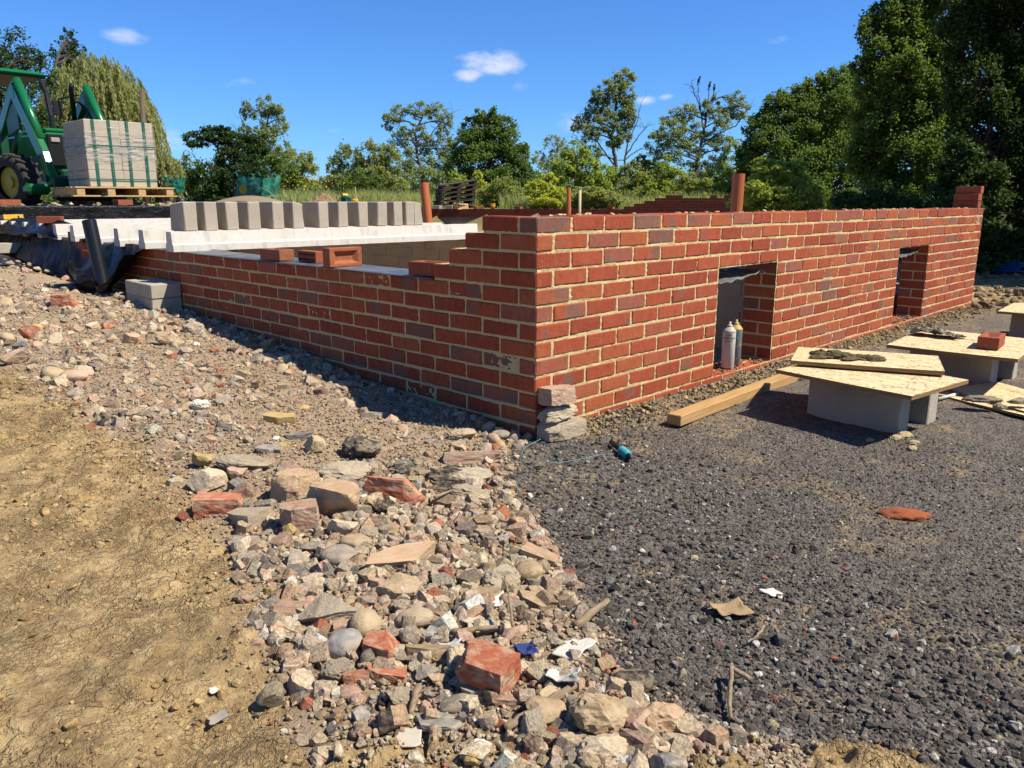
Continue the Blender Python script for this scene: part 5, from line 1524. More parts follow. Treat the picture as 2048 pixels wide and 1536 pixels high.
# green bulk bags
def bulk_bag(P, s, yaw, label, seed):
    e = empty("bulk_bag", tuple(P), label, "bulk bag", "green bulk bags"); e.rotation_euler = (0, 0, yaw)
    n = 26; u, v = np.meshgrid(np.linspace(-1, 1, n), np.linspace(0, 1, n), indexing='ij')
    V, F, off = [], [], 0
    for side in range(4):
        x = u.ravel()*.5; z = v.ravel(); y = np.full(x.shape, -.5)
        y = y-.10*np.cos(x*math.pi)*np.sin(z*math.pi)*.8+.06*fbm(np.c_[x*4+side*7+seed, z*4], 3, seed)
        z = z*(.82+.20*np.abs(vnoise(np.c_[x*2.5+side*3+seed, 0*x], seed+1)))
        Pp = np.c_[x, y, z]@rotz(side*HP).T
        Pp[:, 0] += .22*Pp[:, 2]; V.append(Pp*s)
        i, j = np.meshgrid(np.arange(n-1), np.arange(n-1), indexing='ij'); q = (i*n+j).ravel(); F.append(np.c_[q, q+n, q+n+1, q+1]+off); off += n*n
    mesh_obj("bag_body", np.concatenate(V), np.concatenate(F), sheet_mat("green_woven_bag", (.012, .16, .115), .5, 9, .04, .4), e, True)
    m1 = MB()
    for a_ in range(4):
        c = np.array([(.45 if a_ in (0, 3) else -.45), (.45 if a_ < 2 else -.45), .95])*s
        th = np.linspace(0, math.pi, 8); m1.tube(c+np.c_[.10*s*np.cos(th), 0*th, .12*s*np.sin(th)], .02*s, 6)
    m1.build("lifting_loop", simple("green_strap", (.02, .22, .16), .6), e)
    m1 = MB(); th = np.linspace(0, 2*math.pi, 25)[:-1]
    V = np.c_[.16*s*np.cos(th)-.05*s, np.full(24, -.615*s), .16*s*np.sin(th)+.52*s]
    mesh_obj("round_emblem", V, [tuple(range(24))], simple("yellow_emblem", (.45, .36, .05), .6), e)
bg = gd(512, 404, 21.5); bulk_bag((bg[0], bg[1], -.06), .78, YAW-HP-.30, "large crumpled green bulk bag with a round yellow emblem", 5)
bg = gd(346, 384, 27); bulk_bag((bg[0], bg[1], bg[2]-.02), .50, YAW-HP-.1, "smaller green bulk bag beside the wrapped pallet", 9)
P = gd(560, 402, 21); scr = ICO[3][0]*(1+.5*fbm(ICO[3][0]*2.5, 4, 66)[:, None])
o = mesh_obj("torn_sacking", scr*[.45, .5, .22], ICO[3][1], sheet_mat("torn_green_sacking", (.10, .22, .18), .55, 7, .05), None, True, None, (P[0], P[1], -.02)); tag(o, "torn green and white sacking heaped beside the large green bag", "sacking")
# curved sheet of old board in front of the bags
n = 30; u, v = np.meshgrid(np.linspace(0, 1, n), np.linspace(0, 1, 8), indexing='ij'); u, v = u.ravel(), v.ravel()
Pa, Pb = gd(418, 403, 15.5), gd(560, 406, 15.5); base = Pa[None]*(1-u[:, None])+Pb[None]*u[:, None]
z = .13*np.sin(np.clip(u*1.25+.12, 0, 1.35)*math.pi*.74)**1.0
V = base+np.c_[CF[0]*.7*v, CF[1]*.7*v, z*(.55+.45*v)-.05*(1-v)]
i, j = np.meshgrid(np.arange(n-1), np.arange(7), indexing='ij'); q = (i*8+j).ravel()
o = mesh_obj("bent_board", V, np.c_[q, q+8, q+9, q+1], M_OLDWOOD, None, True); md = o.modifiers.new("thickness", 'SOLIDIFY'); md.thickness = .02
tag(o, "bent brown sheet of board lying behind the block row", "board")
# soil heap, tool with yellow tank, stakes
def heap(c, rx, ry, h, mat, label, seed):
    n = 60; u, v = np.meshgrid(np.linspace(-1, 1, n), np.linspace(-1, 1, n), indexing='ij'); u, v = u.ravel(), v.ravel(); d = np.hypot(u, v)
    z = h*np.clip(1-d, 0, 1)**.8*(1+.5*fbm(np.c_[u*3, v*3], 4, seed))+.12*h*fbm(np.c_[u*9, v*9], 3, seed+1)*(d < 1)-.03
    i, j = np.meshgrid(np.arange(n-1), np.arange(n-1), indexing='ij'); q = (i*n+j).ravel()
    o = mesh_obj("soil_heap", np.c_[u*rx, v*ry, z], np.c_[q, q+n, q+n+1, q+1], mat, None, True, None, tuple(c)); return tag(o, label, "soil heap", "soil heaps", kind="thing")
M_SOIL = simple("dry_brown_soil", (.30, .21, .125), .95, .35, 9, .03)
c = gd(648, 404, 19); heap((c[0], c[1], -.06), .62, .62, .27, M_SOIL, "brown soil heap behind the block row, right of the green bag", 3)
c = gd(608, 404, 20); heap((c[0], c[1], -.08), .6, .6, .15, M_SOIL, "lower spread of brown soil left of the taller heap", 8)
c = gd(762, 396, 26); heap((c[0], c[1], -.05), .55, .5, .30, simple("grey_rubbly_soil", (.34, .27, .21), .95, .4, 9, .03), "small stony heap half hidden in the grass", 12)
P = gd(695, 405, 18); P[2] = -.10
e = empty("petrol_tool", tuple(P), "green and yellow petrol-driven tool beside the soil heap", "power tool")
m1 = MB(); m1.box((0, 0, .14), (.34, .2, .22), .05, rotz(.5)@roty(.2), jit=.01); m1.build("engine", simple("dark_green_casing", (.02, .10, .08), .5), e)
m1 = MB(); m1.box((.13*CR[0]-.05, .13*CR[1]-.15, .13), (.16, .14, .15), .04); m1.build("tank", simple("yellow_tank", (.75, .42, .02), .4, .1), e)
m1 = MB(); m1.tube([[-.34*CR[0], -.34*CR[1], .02], [-.1*CR[0], -.1*CR[1], .26]], .015, 8); m1.tube([[-.1*CR[0]-.05, -.1*CR[1]-.05, .27], [.02, .02, .27]], .045, 8); m1.build("handle", simple("yellow_handle", (.70, .55, .03), .5, .1), e)
m1 = MB(); m1.box((.13*CR[0]-.05, .13*CR[1]-.15, .02), (.22, .16, .05), .02); m1.build("base", simple("orange_base", (.6, .16, .02), .5, .1), e)
m1 = MB(); a, b = gd(713, 405, 17.8), gd(710, 374, 17.8); m1.tube([a-[0, 0, .1], b], .014, 8); tag(m1.build("stake", simple("yellow_wood_stake", (.62, .46, .20), .7), None), "thin yellow stake beside the petrol tool", "stake")
m1 = MB(); a, b = gd(797, 405, 22), gd(793, 376, 22); m1.tube([a-[0, 0, .1], b], .016, 8); tag(m1.build("stake", simple("dark_blue_stake", (.02, .04, .12), .6), None), "dark blue stake standing in the grass", "stake")
P = gd(362, 404, 10.4); m1 = MB(); m1.tube([P-[0, 0, .05], P+[0, 0, .052]], .068, 24); tag(m1.build("pipe_collar", M_BLK, None, True), "black plastic pipe collar behind the first standing block", "pipe collar")
a, b = gd(290, 420, 14.5), gd(284, 183, 14.5); m1 = MB(); m1.tube([a-[0, 0, .3], (a+b)/2+[.01, 0, 0], b], [.055, .052, .048], 14); o = m1.build("timber_post", wood_mat("brown_post_wood", (.10, .075, .055), (.18, .14, .10), (14, 14, 1.2)), None, True); tag(o, "tall brown timber post behind the wrapped pallet", "post")

# rubble bank below the tractor and dry grass behind
r2 = np.random.default_rng(77)
n = 5200; px_ = r2.uniform(-30, 620, n); D_ = 8.9+r2.random(n)*7.5
pts = np.array([gd(a, 401, b) for a, b in zip(px_, D_)]); k = pts[:, 1] > 8.45; pts = pts[k]; pts[:, 2] = G(pts[:, 0], pts[:, 1])
s = np.clip(r2.lognormal(math.log(.05), .5, len(pts)), .02, .16)
scatter("rubble_bank", pts, s, pick_cols(r2, len(pts), PAL, PALW), 1, "bank of pale rubble behind the sheeted wall and under the tractor", ('angular', 'lumpy', 'slab'), 9, seed=41, sink=.2)

# pallet of wrapped blocks
TH = math.radians(24)
fwd = -np.array([CF[0], CF[1]])/np.hypot(CF[0], CF[1])*math.cos(TH)+np.array([CR[0], CR[1]])/np.hypot(CR[0], CR[1])*math.sin(TH)
PANG = -.02                       # local -Y is the lit front
pc = gd(254, 393, 10.9); pw_ = np.array([pc[0], pc[1]+.45])
PZ = .105
pal = empty("block_pallet", (pw_[0], pw_[1], PZ), "new wooden pallet under the wrapped blocks in front of the tractor", "pallet"); pal.rotation_euler = (0, 0, PANG)
for x in (-.58, -.20, .20, .58):
    m1 = MB(); m1.box((x, 0, .066), (.10, 1.0, .09), .004); m1.build("bearer", M_PALLET, pal)
m1 = MB()
for y in np.linspace(-.45, .45, 6): m1.box((0, y, .121), (1.30, .12, .02), .003)
m1.build("deck", M_PALLET, pal)
m1 = MB()
for y in (-.45, 0, .45): m1.box((0, y, .011), (1.36, .11, .02), .003)
m1.build("base_boards", M_PALLET, pal)
bs = empty("block_stack", (pw_[0], pw_[1], PZ+.132), "cube of pale blocks wrapped in film with green straps, on the pallet", "block pack"); bs.rotation_euler = (0, 0, PANG)
m1 = MB()
for k in range(4):
    for x in (-.222, .222):
        for yb in range(4): m1.box((x+R.normal(0, .003), -.333+.222*yb, .107+.2155*k), (.438, .219, .213), .006, jit=.0015)
m1.build("blocks", M_PALLETBLOCK, bs)
t = NT("stretch_film", .12, .6); P_ = t.pos()
w_ = t.noise(2.4, 6, .68, t.mapv((1.0, 1.0, 9), None, (0, .14, 0)), dist=.5); w2 = t.noise(6, 5, .7, t.mapv((1, 1, 12), None, (0, .2, 0)), dist=1.2)
t.color((.82, .83, .85)); t.bump(t.math('ADD', w_, t.math('MULTIPLY', w2, .6)), .03)
sz_ = t.n.new("ShaderNodeSeparateXYZ"); t.l.new(t.tc.outputs["Object"], sz_.inputs[0]); zf = sz_.outputs[2]
tr = t.n.new("ShaderNodeBsdfTransparent"); ms = t.n.new("ShaderNodeMixShader")
t.put(ms.inputs[0], t.ramp(t.math('ADD', t.math('MULTIPLY', w_, .5), t.math('MULTIPLY', w2, .5)), t.ramp(t.math('ABSOLUTE', t.math('SUBTRACT', zf, .52)), .05, .42, .42, .58), t.ramp(t.math('ABSOLUTE', t.math('SUBTRACT', zf, .52)), .05, .42, .62, .78), .05, .85))
t.l.new(tr.outputs[0], ms.inputs[1]); t.l.new(t.b.outputs[0], ms.inputs[2]); t.l.new(ms.outputs[0], t.n["Material Output"].inputs[0])
m1 = MB()
n = 40; F_ = []
u, v = np.meshgrid(np.linspace(-1, 1, n), np.linspace(0, 1, 24), indexing='ij'); u, v = u.ravel(), v.ravel(); off = 0; Vf = []
for sd in range(4):
    hx = .452
    Pp = np.c_[u*hx, np.full(u.shape, -hx)-.006+.006*fbm(np.c_[u*3+sd*9, v*6], 3, 55), .10+v*.76]@rotz(sd*HP).T; Vf.append(Pp)
    i, j = np.meshgrid(np.arange(n-1), np.arange(23), indexing='ij'); q = (i*24+j).ravel(); F_.append(np.c_[q, q+24, q+25, q+1]+off); off += n*24
mesh_obj("stretch_film", np.concatenate(Vf), np.concatenate(F_), t.m, bs, True)
M_STRAP = simple("green_strapping", (.012, .16, .10), .4, .08)
for x in (-.33, -.13, .10, .32):
    m1 = MB(); h_ = .4545
    m1.box((x, -h_, .43), (.034, .003, .866), .0008); m1.box((x, h_, .43), (.034, .003, .866), .0008); m1.box((x, 0, .8655), (.034, 2*h_, .003), .0008); m1.build("vertical_strap", M_STRAP, bs)
for z in (.10, .535):
    m1 = MB(); h_ = .4575
    for sd in range(4):
        V, F = bevel_box(2*h_, .003, .014, .0008); m1.add((V+[0, -h_, z])@rotz(sd*HP).T, F)
    m1.build("level_strap", M_STRAP, bs)

# ------------------------------------------------------------------ tractor with front loader (local: +X right-hand side seen from the front is -X, -Y forward)
M_GRN = simple("tractor_green_paint", (.008, .19, .050), .28, .12, 6, 0, .5)
M_DGRN = simple("dark_green_metal", (.010, .085, .045), .4, .2, 8)
M_TYRE = simple("dusty_tyre_rubber", (.050, .047, .045), .85, .4, 9, .01)
M_DARKM = simple("black_metal", (.014, .014, .015), .45, .2)
M_CHROME = simple("bright_steel", (.55, .56, .57), .25, .05, 10, 0, .5, 1.0)
tq = gd(140, 401, 12.2); TG = -.07
TT = math.radians(50)
fwd = -np.array([CF[0], CF[1]])/np.hypot(CF[0], CF[1])*math.cos(TT)+np.array([CR[0], CR[1]])/np.hypot(CR[0], CR[1])*math.sin(TT)
TANG = math.atan2(fwd[1], fwd[0])+HP
trc = empty("tractor", (tq[0], tq[1], TG), "green tractor with a front loader and green canopy at the left edge", "tractor"); trc.rotation_euler = (0, 0, TANG); trc.scale = (.95, .95, .95)
def part(name, mb, mat, parent=trc, smooth=False): return mb.build(name, mat, parent, smooth)
def bar(mb, a, b, w, h):
    a, b = np.array(a, float), np.array(b, float); d = b-a; L = np.linalg.norm(d); d /= L
    x = np.array([1.0, 0, 0]); y = np.cross(d, x); y /= np.linalg.norm(y); x = np.cross(y, d)
    V, F = bevel_box(w, h, L, .008); mb.add(V@np.array([x, y, d])+(a+b)/2, F)
# wheels
def wheel(x, y, r, w, steer, label_r):
    m1 = MB(); n = 40
    prof = [(-.5, .60), (-.5, .86), (-.42, .97), (0, 1.0), (.42, .97), (.5, .86), (.5, .60)]
    V = [((p*w), r*q*math.cos(a), r*q*math.sin(a)) for a in np.linspace(0, 2*math.pi, n, endpoint=False) for p, q in prof]; m = len(prof)
    F = [(k*m+j, ((k+1) % n)*m+j, ((k+1) % n)*m+j+1, k*m+j+1) for k in range(n) for j in range(m-1)]
    m1.add(np.array(V)@rotz(steer).T+[x, y, r], F)
    o = part("wheel", m1, M_TYRE, trc, True)
    m2 = MB(); nl = 17
    for k in range(nl):
        for sg in (-1, 1):
            a = 2*math.pi*(k+(.5 if sg > 0 else 0))/nl
            V, F = bevel_box(w*.60, r*.10, r*.11, .01)
            V = V@rotz(sg*.55).T*1.0
            V = V[:, [0, 1, 2]]+[sg*w*.26, 0, r*1.02]
            m2.add((V@rotx(a).T)@rotz(steer).T+[x, y, r], F)
    part("tread", m2, M_TYRE, o)
    m3 = MB(); m3.tube([[-w*.3, 0, 0], [w*.3, 0, 0]], [r*.58, r*.58], 28); m3.tube([[-w*.42, 0, 0], [w*.42, 0, 0]], [r*.2, r*.2], 16)
    V = np.concatenate(m3.V)@rotz(steer).T+[x, y, r]
    mesh_obj("rim", V, m3.F, simple("wheel_rim_paint", (.55, .42, .04), .4), o)
wheel(-.74, .0, .40, .30, .30, ""); wheel(.74, .0, .40, .30, .30, "")
wheel(-.80, 1.75, .62, .40, 0, ""); wheel(.80, 1.75, .62, .40, 0, "")
m1 = MB(); m1.box((0, .62, .93), (.70, 1.56, .54), .08); m1.box((0, .62, 1.20), (.60, 1.50, .06), .03); part("bonnet", m1, M_GRN)
m1 = MB(); m1.box((0, -.175, .90), (.60, .04, .48), .03); part("grille", m1, M_DARKM)
for s_ in (-1, 1):
    m1 = MB(); m1.box((s_*.19, -.200, 1.05), (.13, .03, .07), .02); part("headlight", m1, simple("lamp_glass", (.45, .46, .46), .15))
m1 = MB(); m1.box((0, .9, .55), (.42, 2.1, .36), .05); m1.box((0, -.12, .50), (.36, .30, .22), .03); m1.tube([[-.62, 0, .40], [.62, 0, .40]], .06, 12); part("chassis", m1, M_DGRN)
m1 = MB(); m1.box((0, 1.85, 1.0), (1.5, .85, .10), .05); m1.box((-.62, 1.75, .92), (.38, 1.0, .12), .05); m1.box((.62, 1.75, .92), (.38, 1.0, .12), .05); part("mudguards", m1, M_GRN)
m1 = MB(); m1.box((0, 1.95, 1.10), (.5, .45, .12), .05); m1.box((0, 2.2, 1.22), (.5, .1, .32), .04); part("seat", m1, M_BLK)
th = np.linspace(0, 2*math.pi, 24)
m1 = MB(); m1.tube(np.c_[.18*np.cos(th), 1.45+.12*np.sin(th), 1.32+.08*np.sin(th)], .014, 8); m1.tube([[0, 1.32, 1.1], [0, 1.45, 1.30]], .022, 8); part("steering_wheel", m1, M_BLK)
m1 = MB()
for s_ in (-1, 1):
    m1 = MB(); m1.tube([[s_*.38, 1.35, .9], [s_*.40, 1.38, 1.55], [s_*.41, 1.48, 1.92], [s_*.42, 1.68, 2.12]], .042, 10); part("roll_bar", m1, M_DARKM)
m1 = MB(); V, F = bevel_box(1.05, 1.7, .10, .03); top = V[:, 2] > 0; V[top, 0] *= .86; V[top, 1] *= .9; m1.add(V*[1.35, 1, .8]+[-.32, 2.05, 2.20], F); part("canopy", m1, M_GRN)
m1 = MB(); m1.box((-.32, 2.05, 2.150), (1.32, 1.62, .03), .01); part("canopy_lining", m1, M_BLK)
m1 = MB(); m1.tube([[.36, .35, 1.10], [.36, .35, 1.42]], .060, 14); m1.tube([[.36, .35, 1.42], [.36, .35, 1.90], [.36, .30, 1.96]], .038, 14); part("exhaust", m1, M_DARKM, trc, True)
m1 = MB(); m1.tube([[.42, 1.05, 1.80], [.62, .7, 1.86]], .012, 8); m1.box((.40, 1.06, 1.66), (.16, .03, .24), .01); part("mirror", m1, M_DARKM)
for s_ in (-1, 1):
    x = s_*.53
    m1 = MB(); bar(m1, (x, 1.00, .45), (x, 1.02, 1.22), .12, .22); bar(m1, (x*.7, .95, .5), (x, .95, .62), .12, .2); part("loader_mast", m1, M_DGRN)
    m1 = MB(); bar(m1, (x, 1.02, 1.16), (x, .22, 1.80), .10, .17); bar(m1, (x, .27, 1.84), (x, -.62, .78), .10, .21); bar(m1, (x, -.60, .82), (x, -.82, .36), .10, .19)
    m1.box((x, .22, 1.74), (.11, .26, .22), .03); la = part("loader_arm", m1, M_GRN)
    V, F = bevel_box(.03, .5, .42, .01); m1 = MB(); V[:, 2] += (V[:, 1] > 0)*-.1; m1.add(V+[x+.02*s_, .36, 1.42], F); part("gusset", m1, M_DGRN, la)
    m1 = MB(); m1.tube([[x-.02*s_, .14, 1.93], [x-.02*s_, -.52, 1.03]], .060, 14); part("ram", m1, M_GRN, la, True)
    m1 = MB(); m1.tube([[x-.02*s_, -.52, 1.02], [x-.02*s_, -.72, .74]], .024, 12); part("ram_rod", m1, M_CHROME, la, True)
    m1 = MB(); m1.tube([[x, .82, .66], [x, .22, 1.18]], .042, 12); part("lift_ram", m1, M_DGRN, la, True)
    m1 = MB()
    for hk in range(3):
        tt = np.linspace(0, 1, 14); m1.tube(np.c_[x-.05*s_+.03*np.sin(tt*3+hk), .95-1.1*tt, 1.15+.62*np.sin(tt*2.4+.2*hk)-.25*tt+.03*hk], .012, 6)
    part("hose", m1, M_BLK, la)
m1 = MB(); m1.tube([[-.62, -.76, .45], [.62, -.76, .45]], .05, 12); m1.box((0, -.92, .30), (1.15, .06, .34), .02); part("carriage", m1, M_DGRN)
pl_ = np.array([(pw_[0]-tq[0]), (pw_[1]-tq[1])]); pl_ = pl_/.95; lx = pl_@np.array([math.cos(TANG), math.sin(TANG)]); ly = pl_@np.array([-math.sin(TANG), math.cos(TANG)])
for s_ in (-.36, .36):
    m1 = MB(); m1.box((lx+s_, (ly-.50+-.90)/2, .222), (.09, abs(ly-.50+.90)+.02, .03), .006); part("fork", m1, M_DARKM)
m1 = MB(); m1.box((lx/2, -.95, .24), (abs(lx)+1.0, .07, .12), .02); part("fork_crossbar", m1, M_DGRN)
m1 = MB(); m1.box((-.62, -.30, .30), (.34, .5, .16), .05); part("step", m1, M_GRN)
for s_ in (-1, 1):
    m1 = MB(); m1.box((s_*.38, .35, .55), (.06, .9, .55), .03); part("side_frame", m1, M_DGRN)

n = 2600; x = r2.uniform(5.9, 12.5, n); y = r2.uniform(-1.6, 2.6, n); kk = (x > 6.45) | (y < -.05); x, y = x[kk], y[kk]
s = np.clip(r2.lognormal(math.log(.035), .6, len(x)), .012, .16)
scatter("soil_gravel", np.c_[x, y, G(x, y)], s, pick_cols(r2, len(x), np.array([(.50, .37, .20), (.36, .26, .15), (.22, .17, .11)]), np.array([.45, .35, .2])), 1, "brown clods of dug earth beyond the far wall end", ('lumpy',), 8, seed=45, sink=.3)

# ------------------------------------------------------------------ trees, shrubs and grass
rt = np.random.default_rng(2024)
def leaves_mesh(name, C, size, lc, mat, parent, droop=None, aspect=1.35):
    n = len(C)
    N = rt.normal(size=(n, 3)); N[:, 2] += .5; N = N+.35*SUN; N /= np.linalg.norm(N, axis=1)[:, None]
    if droop is None:
        T = np.cross(N, rt.normal(size=(n, 3)))
    else:
        T = droop+rt.normal(0, .35, (n, 3))
        N = np.cross(T, rt.normal(size=(n, 3)))
        N /= np.linalg.norm(N, axis=1)[:, None]+1e-9
    T /= np.linalg.norm(T, axis=1)[:, None]+1e-9
    B = np.cross(N, T)
    s = (size*rt.uniform(.65, 1.35, n))[:, None]
    fold = N*s*.16
    V = np.stack([C-T*s*.5*aspect, C-B*s*.42+fold, C+T*s*.5*aspect, C+B*s*.42+fold], 1).reshape(-1, 3)
    F = (np.arange(n)*4)[:, None]+np.array([0, 1, 2, 3])
    return mesh_obj(name, V, F, mat, parent, False, {'lc': ('FLOAT', np.repeat(lc, 4))})
def limb_pts(a, b, n=7, bow=.12, jit=.05):
    a, b = np.array(a, float), np.array(b, float); L = np.linalg.norm(b-a)
    t = np.linspace(0, 1, n)[:, None]; P = a+(b-a)*t
    P[:, 2] += bow*L*np.sin(t[:, 0]*math.pi)
    P[1:-1] += rt.normal(0, jit*L/n*2, (n-2, 3)); return P
def tree(name, label, cat, D, base, blobs, leaf, n, lsize, group, trunk=None, trunk_r=.12, dead=(), clump=.24, clumps=40, dthick=.75, spread=.0, bark=None, twigs=True, ground=None, droop=False, shell=.55):
    """base: pixel of the trunk foot at depth D; blobs: (px, py, half width, half height[, depth offset]); trunk: pixel polyline"""
    n = int(n*1.55); trunk_r *= .62
    k = D/FPX
    b0 = gd(base[0], base[1], D)
    zb = ground if ground is not None else G1(b0[0], b0[1])
    b0 = np.array([b0[0], b0[1], zb-.05])
    e = empty(name, tuple(b0), label, cat, group)
    W3 = lambda x, y, o=0: gd(x, y, D)+np.array([CF[0], CF[1], 0])*o
    m1 = MB()
    tp = [b0]+[W3(*q[:2], q[2] if len(q) > 2 else 0) for q in (trunk or [])]
    if len(tp) == 1: tp.append(b0+np.array([0, 0, max(.3, W3(blobs[0][0], blobs[0][1])[2]-b0[2])*.8]))
    tt = np.linspace(0, len(tp)-1, 5*len(tp)); A = np.array(tp); TP = np.array([[np.interp(t, np.arange(len(tp)), A[:, c]) for c in range(3)] for t in tt])
    TP[1:-1] += rt.normal(0, trunk_r*.25, TP[1:-1].shape)
    m1.tube(TP, np.linspace(trunk_r*1.25, trunk_r*.35, len(TP)), 8)
    if cat == 'shrub':
        yg = 401-(zb-CAM[2])/D*FPX*1.0
        x0_ = min(q[0]-q[2]*.7 for q in blobs); x1_ = max(q[0]+q[2]*.7 for q in blobs); yl = max(q[1] for q in blobs); hh_ = max(8, (yg-yl)/2)
        for f_ in (.22, .5, .78): blobs = blobs+[(x0_+(x1_-x0_)*f_, (yg+yl)/2, (x1_-x0_)*.24, hh_)]
    Cs, lcs, dr = [], [], []
    area = np.array([q[2]*q[3] for q in blobs], float); cnt_ = (n*area/area.sum()).astype(int)+1
    for (q, m_) in zip(blobs, cnt_):
        off = q[4] if len(q) > 4 else rt.normal(0, .25)*q[2]*k
        c = W3(q[0], q[1], off); R3 = np.array([q[2]*k, q[2]*k*dthick, q[3]*k])
        kk = max(4, int(clumps*(.6+.6*rt.random())))
        U = rt.normal(size=(kk, 3)); U /= np.linalg.norm(U, axis=1)[:, None]; U *= (shell+(1-shell)*rt.random((kk, 1)))**.6
        if twigs:
            ai = int(len(TP)*rt.uniform(.45, .98)); ai = min(ai, len(TP)-1)
            # nearest trunk point below the blob
            dz = TP[:, 2]-(c[2]-.3*R3[2]); cand = np.where(dz < 0)[0]; ai = cand[-1] if len(cand) else len(TP)-1
            LP = limb_pts(TP[ai], c, 8); m1.tube(LP, np.linspace(trunk_r*.5, trunk_r*.16, 8), 6)
        cc = []
        for u in U:
            p = c+u[0]*R3[0]*CR+u[1]*R3[1]*np.array([CF[0], CF[1], 0])+u[2]*R3[2]*np.array([0, 0, 1.0]); cc.append(p)
            if twigs and rt.random() < .8:
                s_ = LP[rt.integers(3, 8)]; m1.tube(limb_pts(s_, p, 5, .05), np.linspace(trunk_r*.16, trunk_r*.05, 5), 4, cap=False)
        w_ = rt.random(kk)+.35; w_ /= w_.sum()
        wh = rt.choice(kk, m_, p=w_); cc = np.array(cc)
        cr = clump*R3*(.7+.6*rt.random((kk, 1)))
        d = rt.normal(size=(m_, 3))*.52
        d = d*cr[wh]
        P = cc[wh]+d[:, :1]*CR+d[:, 1:2]*np.array([CF[0], CF[1], 0])+d[:, 2:]*np.array([0, 0, 1.0])
        Cs.append(P); cl_ = rt.random(kk); lcs.append(np.clip(.55*cl_[wh]+.45*rt.random(m_), 0, 1))
    for path in dead:
        r_ = path[0]*.55; pts_ = np.array([W3(*q[:2], q[2] if len(q) > 2 else 0) for q in path[1:]])
        n_ = 4*len(pts_); A = pts_; Pp = np.array([[np.interp(t, np.arange(len(A)), A[:, c]) for c in range(3)] for t in np.linspace(0, len(A)-1, n_)])
        Pp[1:-1] += rt.normal(0, r_*.5, Pp[1:-1].shape)
        m1.tube(Pp, np.linspace(r_, r_*.35, n_), 6)
        for _ in range(5):
            i0 = rt.integers(n_//3, n_); v = rt.normal(size=3); v[2] = abs(v[2]); v = v/np.linalg.norm(v)*rt.uniform(.2, .55)*np.linalg.norm(pts_[-1]-pts_[0])*.6
            m1.tube(limb_pts(Pp[i0], Pp[i0]+v, 5, .05, .2), np.linspace(r_*.35, r_*.10, 5), 4)
    V = np.concatenate(m1.V)-b0
    mesh_obj("trunk" if cat == "tree" else "stems", V, m1.F, bark or M_BARK, e, False)
    C = np.concatenate(Cs)-b0; lc = np.concatenate(lcs)
    C[:, 2] = np.maximum(C[:, 2], .03)
    leaves_mesh("crown" if cat == "tree" else "foliage", C, np.full(len(C), lsize), lc, LM[leaf], e)
    return e
GB_ = "trees along the back of the site"; GS = "shrubs along the back of the site"; GRT = "large trees on the right"
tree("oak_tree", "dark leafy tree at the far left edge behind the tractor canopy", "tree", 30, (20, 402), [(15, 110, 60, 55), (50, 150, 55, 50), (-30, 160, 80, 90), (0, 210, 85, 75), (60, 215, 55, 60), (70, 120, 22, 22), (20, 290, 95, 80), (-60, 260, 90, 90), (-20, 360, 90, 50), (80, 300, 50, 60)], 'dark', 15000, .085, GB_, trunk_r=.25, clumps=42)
tree("poplar_tree", "dark narrow tree top rising behind the willow", "tree", 50, (140, 402), [(136, 82, 18, 22), (128, 112, 26, 30), (152, 118, 22, 28), (138, 170, 34, 50), (140, 250, 40, 70), (140, 340, 40, 60)], 'dark', 5000, .13, GB_, trunk_r=.25)
# willow: hanging strands
def willow(label, D, base, cx, cy, rw, rh, n_str, length, lsize):
    k = D/FPX; b0 = gd(base[0], base[1], D); b0[2] = G1(b0[0], b0[1])-.05
    e = empty("willow_tree", tuple(b0), label, "tree", GB_); m1 = MB()
    top = gd(cx, cy, D); m1.tube(limb_pts(b0, top, 10, 0, .1), np.linspace(.28, .10, 10), 8)
    C, L, T = [], [], []
    fh = np.array([CF[0], CF[1], 0])
    nb = max(3, int(n_str/55)); ends = []
    for _ in range(nb):
        u = rt.normal(size=3); u /= np.linalg.norm(u); u[2] = abs(u[2])*1.1-.25
        q = top+u[0]*rw*k*.8*CR+u[1]*rw*k*.6*fh+np.array([0, 0, u[2]*rh*k*.85])
        m1.tube(limb_pts(top-np.array([0, 0, rh*k*.4]), q, 7, .12), np.linspace(.07, .02, 7), 5); ends.append(q)
    for _ in range(n_str):
        u = rt.normal(size=3); u /= np.linalg.norm(u); rr = (.35+.65*rt.random())**.5; u *= rr
        p = top+u[0]*rw*k*CR+u[1]*rw*k*.8*fh+np.array([0, 0, (abs(u[2])*1.15-.35)*rh*k])
        ll = length*rt.uniform(.5, 1.3); m_ = int(ll/(lsize*.55)); t = np.linspace(0, 1, m_)
        outw = (u[0]*CR+u[1]*fh)*.35*ll
        P = p+np.outer(np.sin(t*1.3), outw)+np.outer(t**1.5, [0, 0, -ll])+rt.normal(0, lsize*.5, (m_, 3))
        k_ = P[:, 2] > b0[2]+.1; P = P[k_]
        C.append(P); c0 = rt.random(); L.append(np.clip(.6*c0+.4*rt.random(len(P)), 0, 1)); d = np.tile([0, 0, -1.0], (len(P), 1))+outw/ll*.6; T.append(d)
    mesh_obj("trunk", np.concatenate(m1.V)-b0, m1.F, M_BARK, e)
    C = np.concatenate(C)-b0
    leaves_mesh("crown", C, np.full(len(C), lsize), np.concatenate(L), LM['willow'], e, np.concatenate(T), 3.0)
willow("big yellow-green weeping willow behind the tractor", 36, (195, 402), 195, 215, 112, 130, 1500, 1.9, .062)
willow("small weeping willow between the wrapped pallet and the hedge", 30, (330, 400), 328, 335, 34, 45, 150, 1.0, .055)
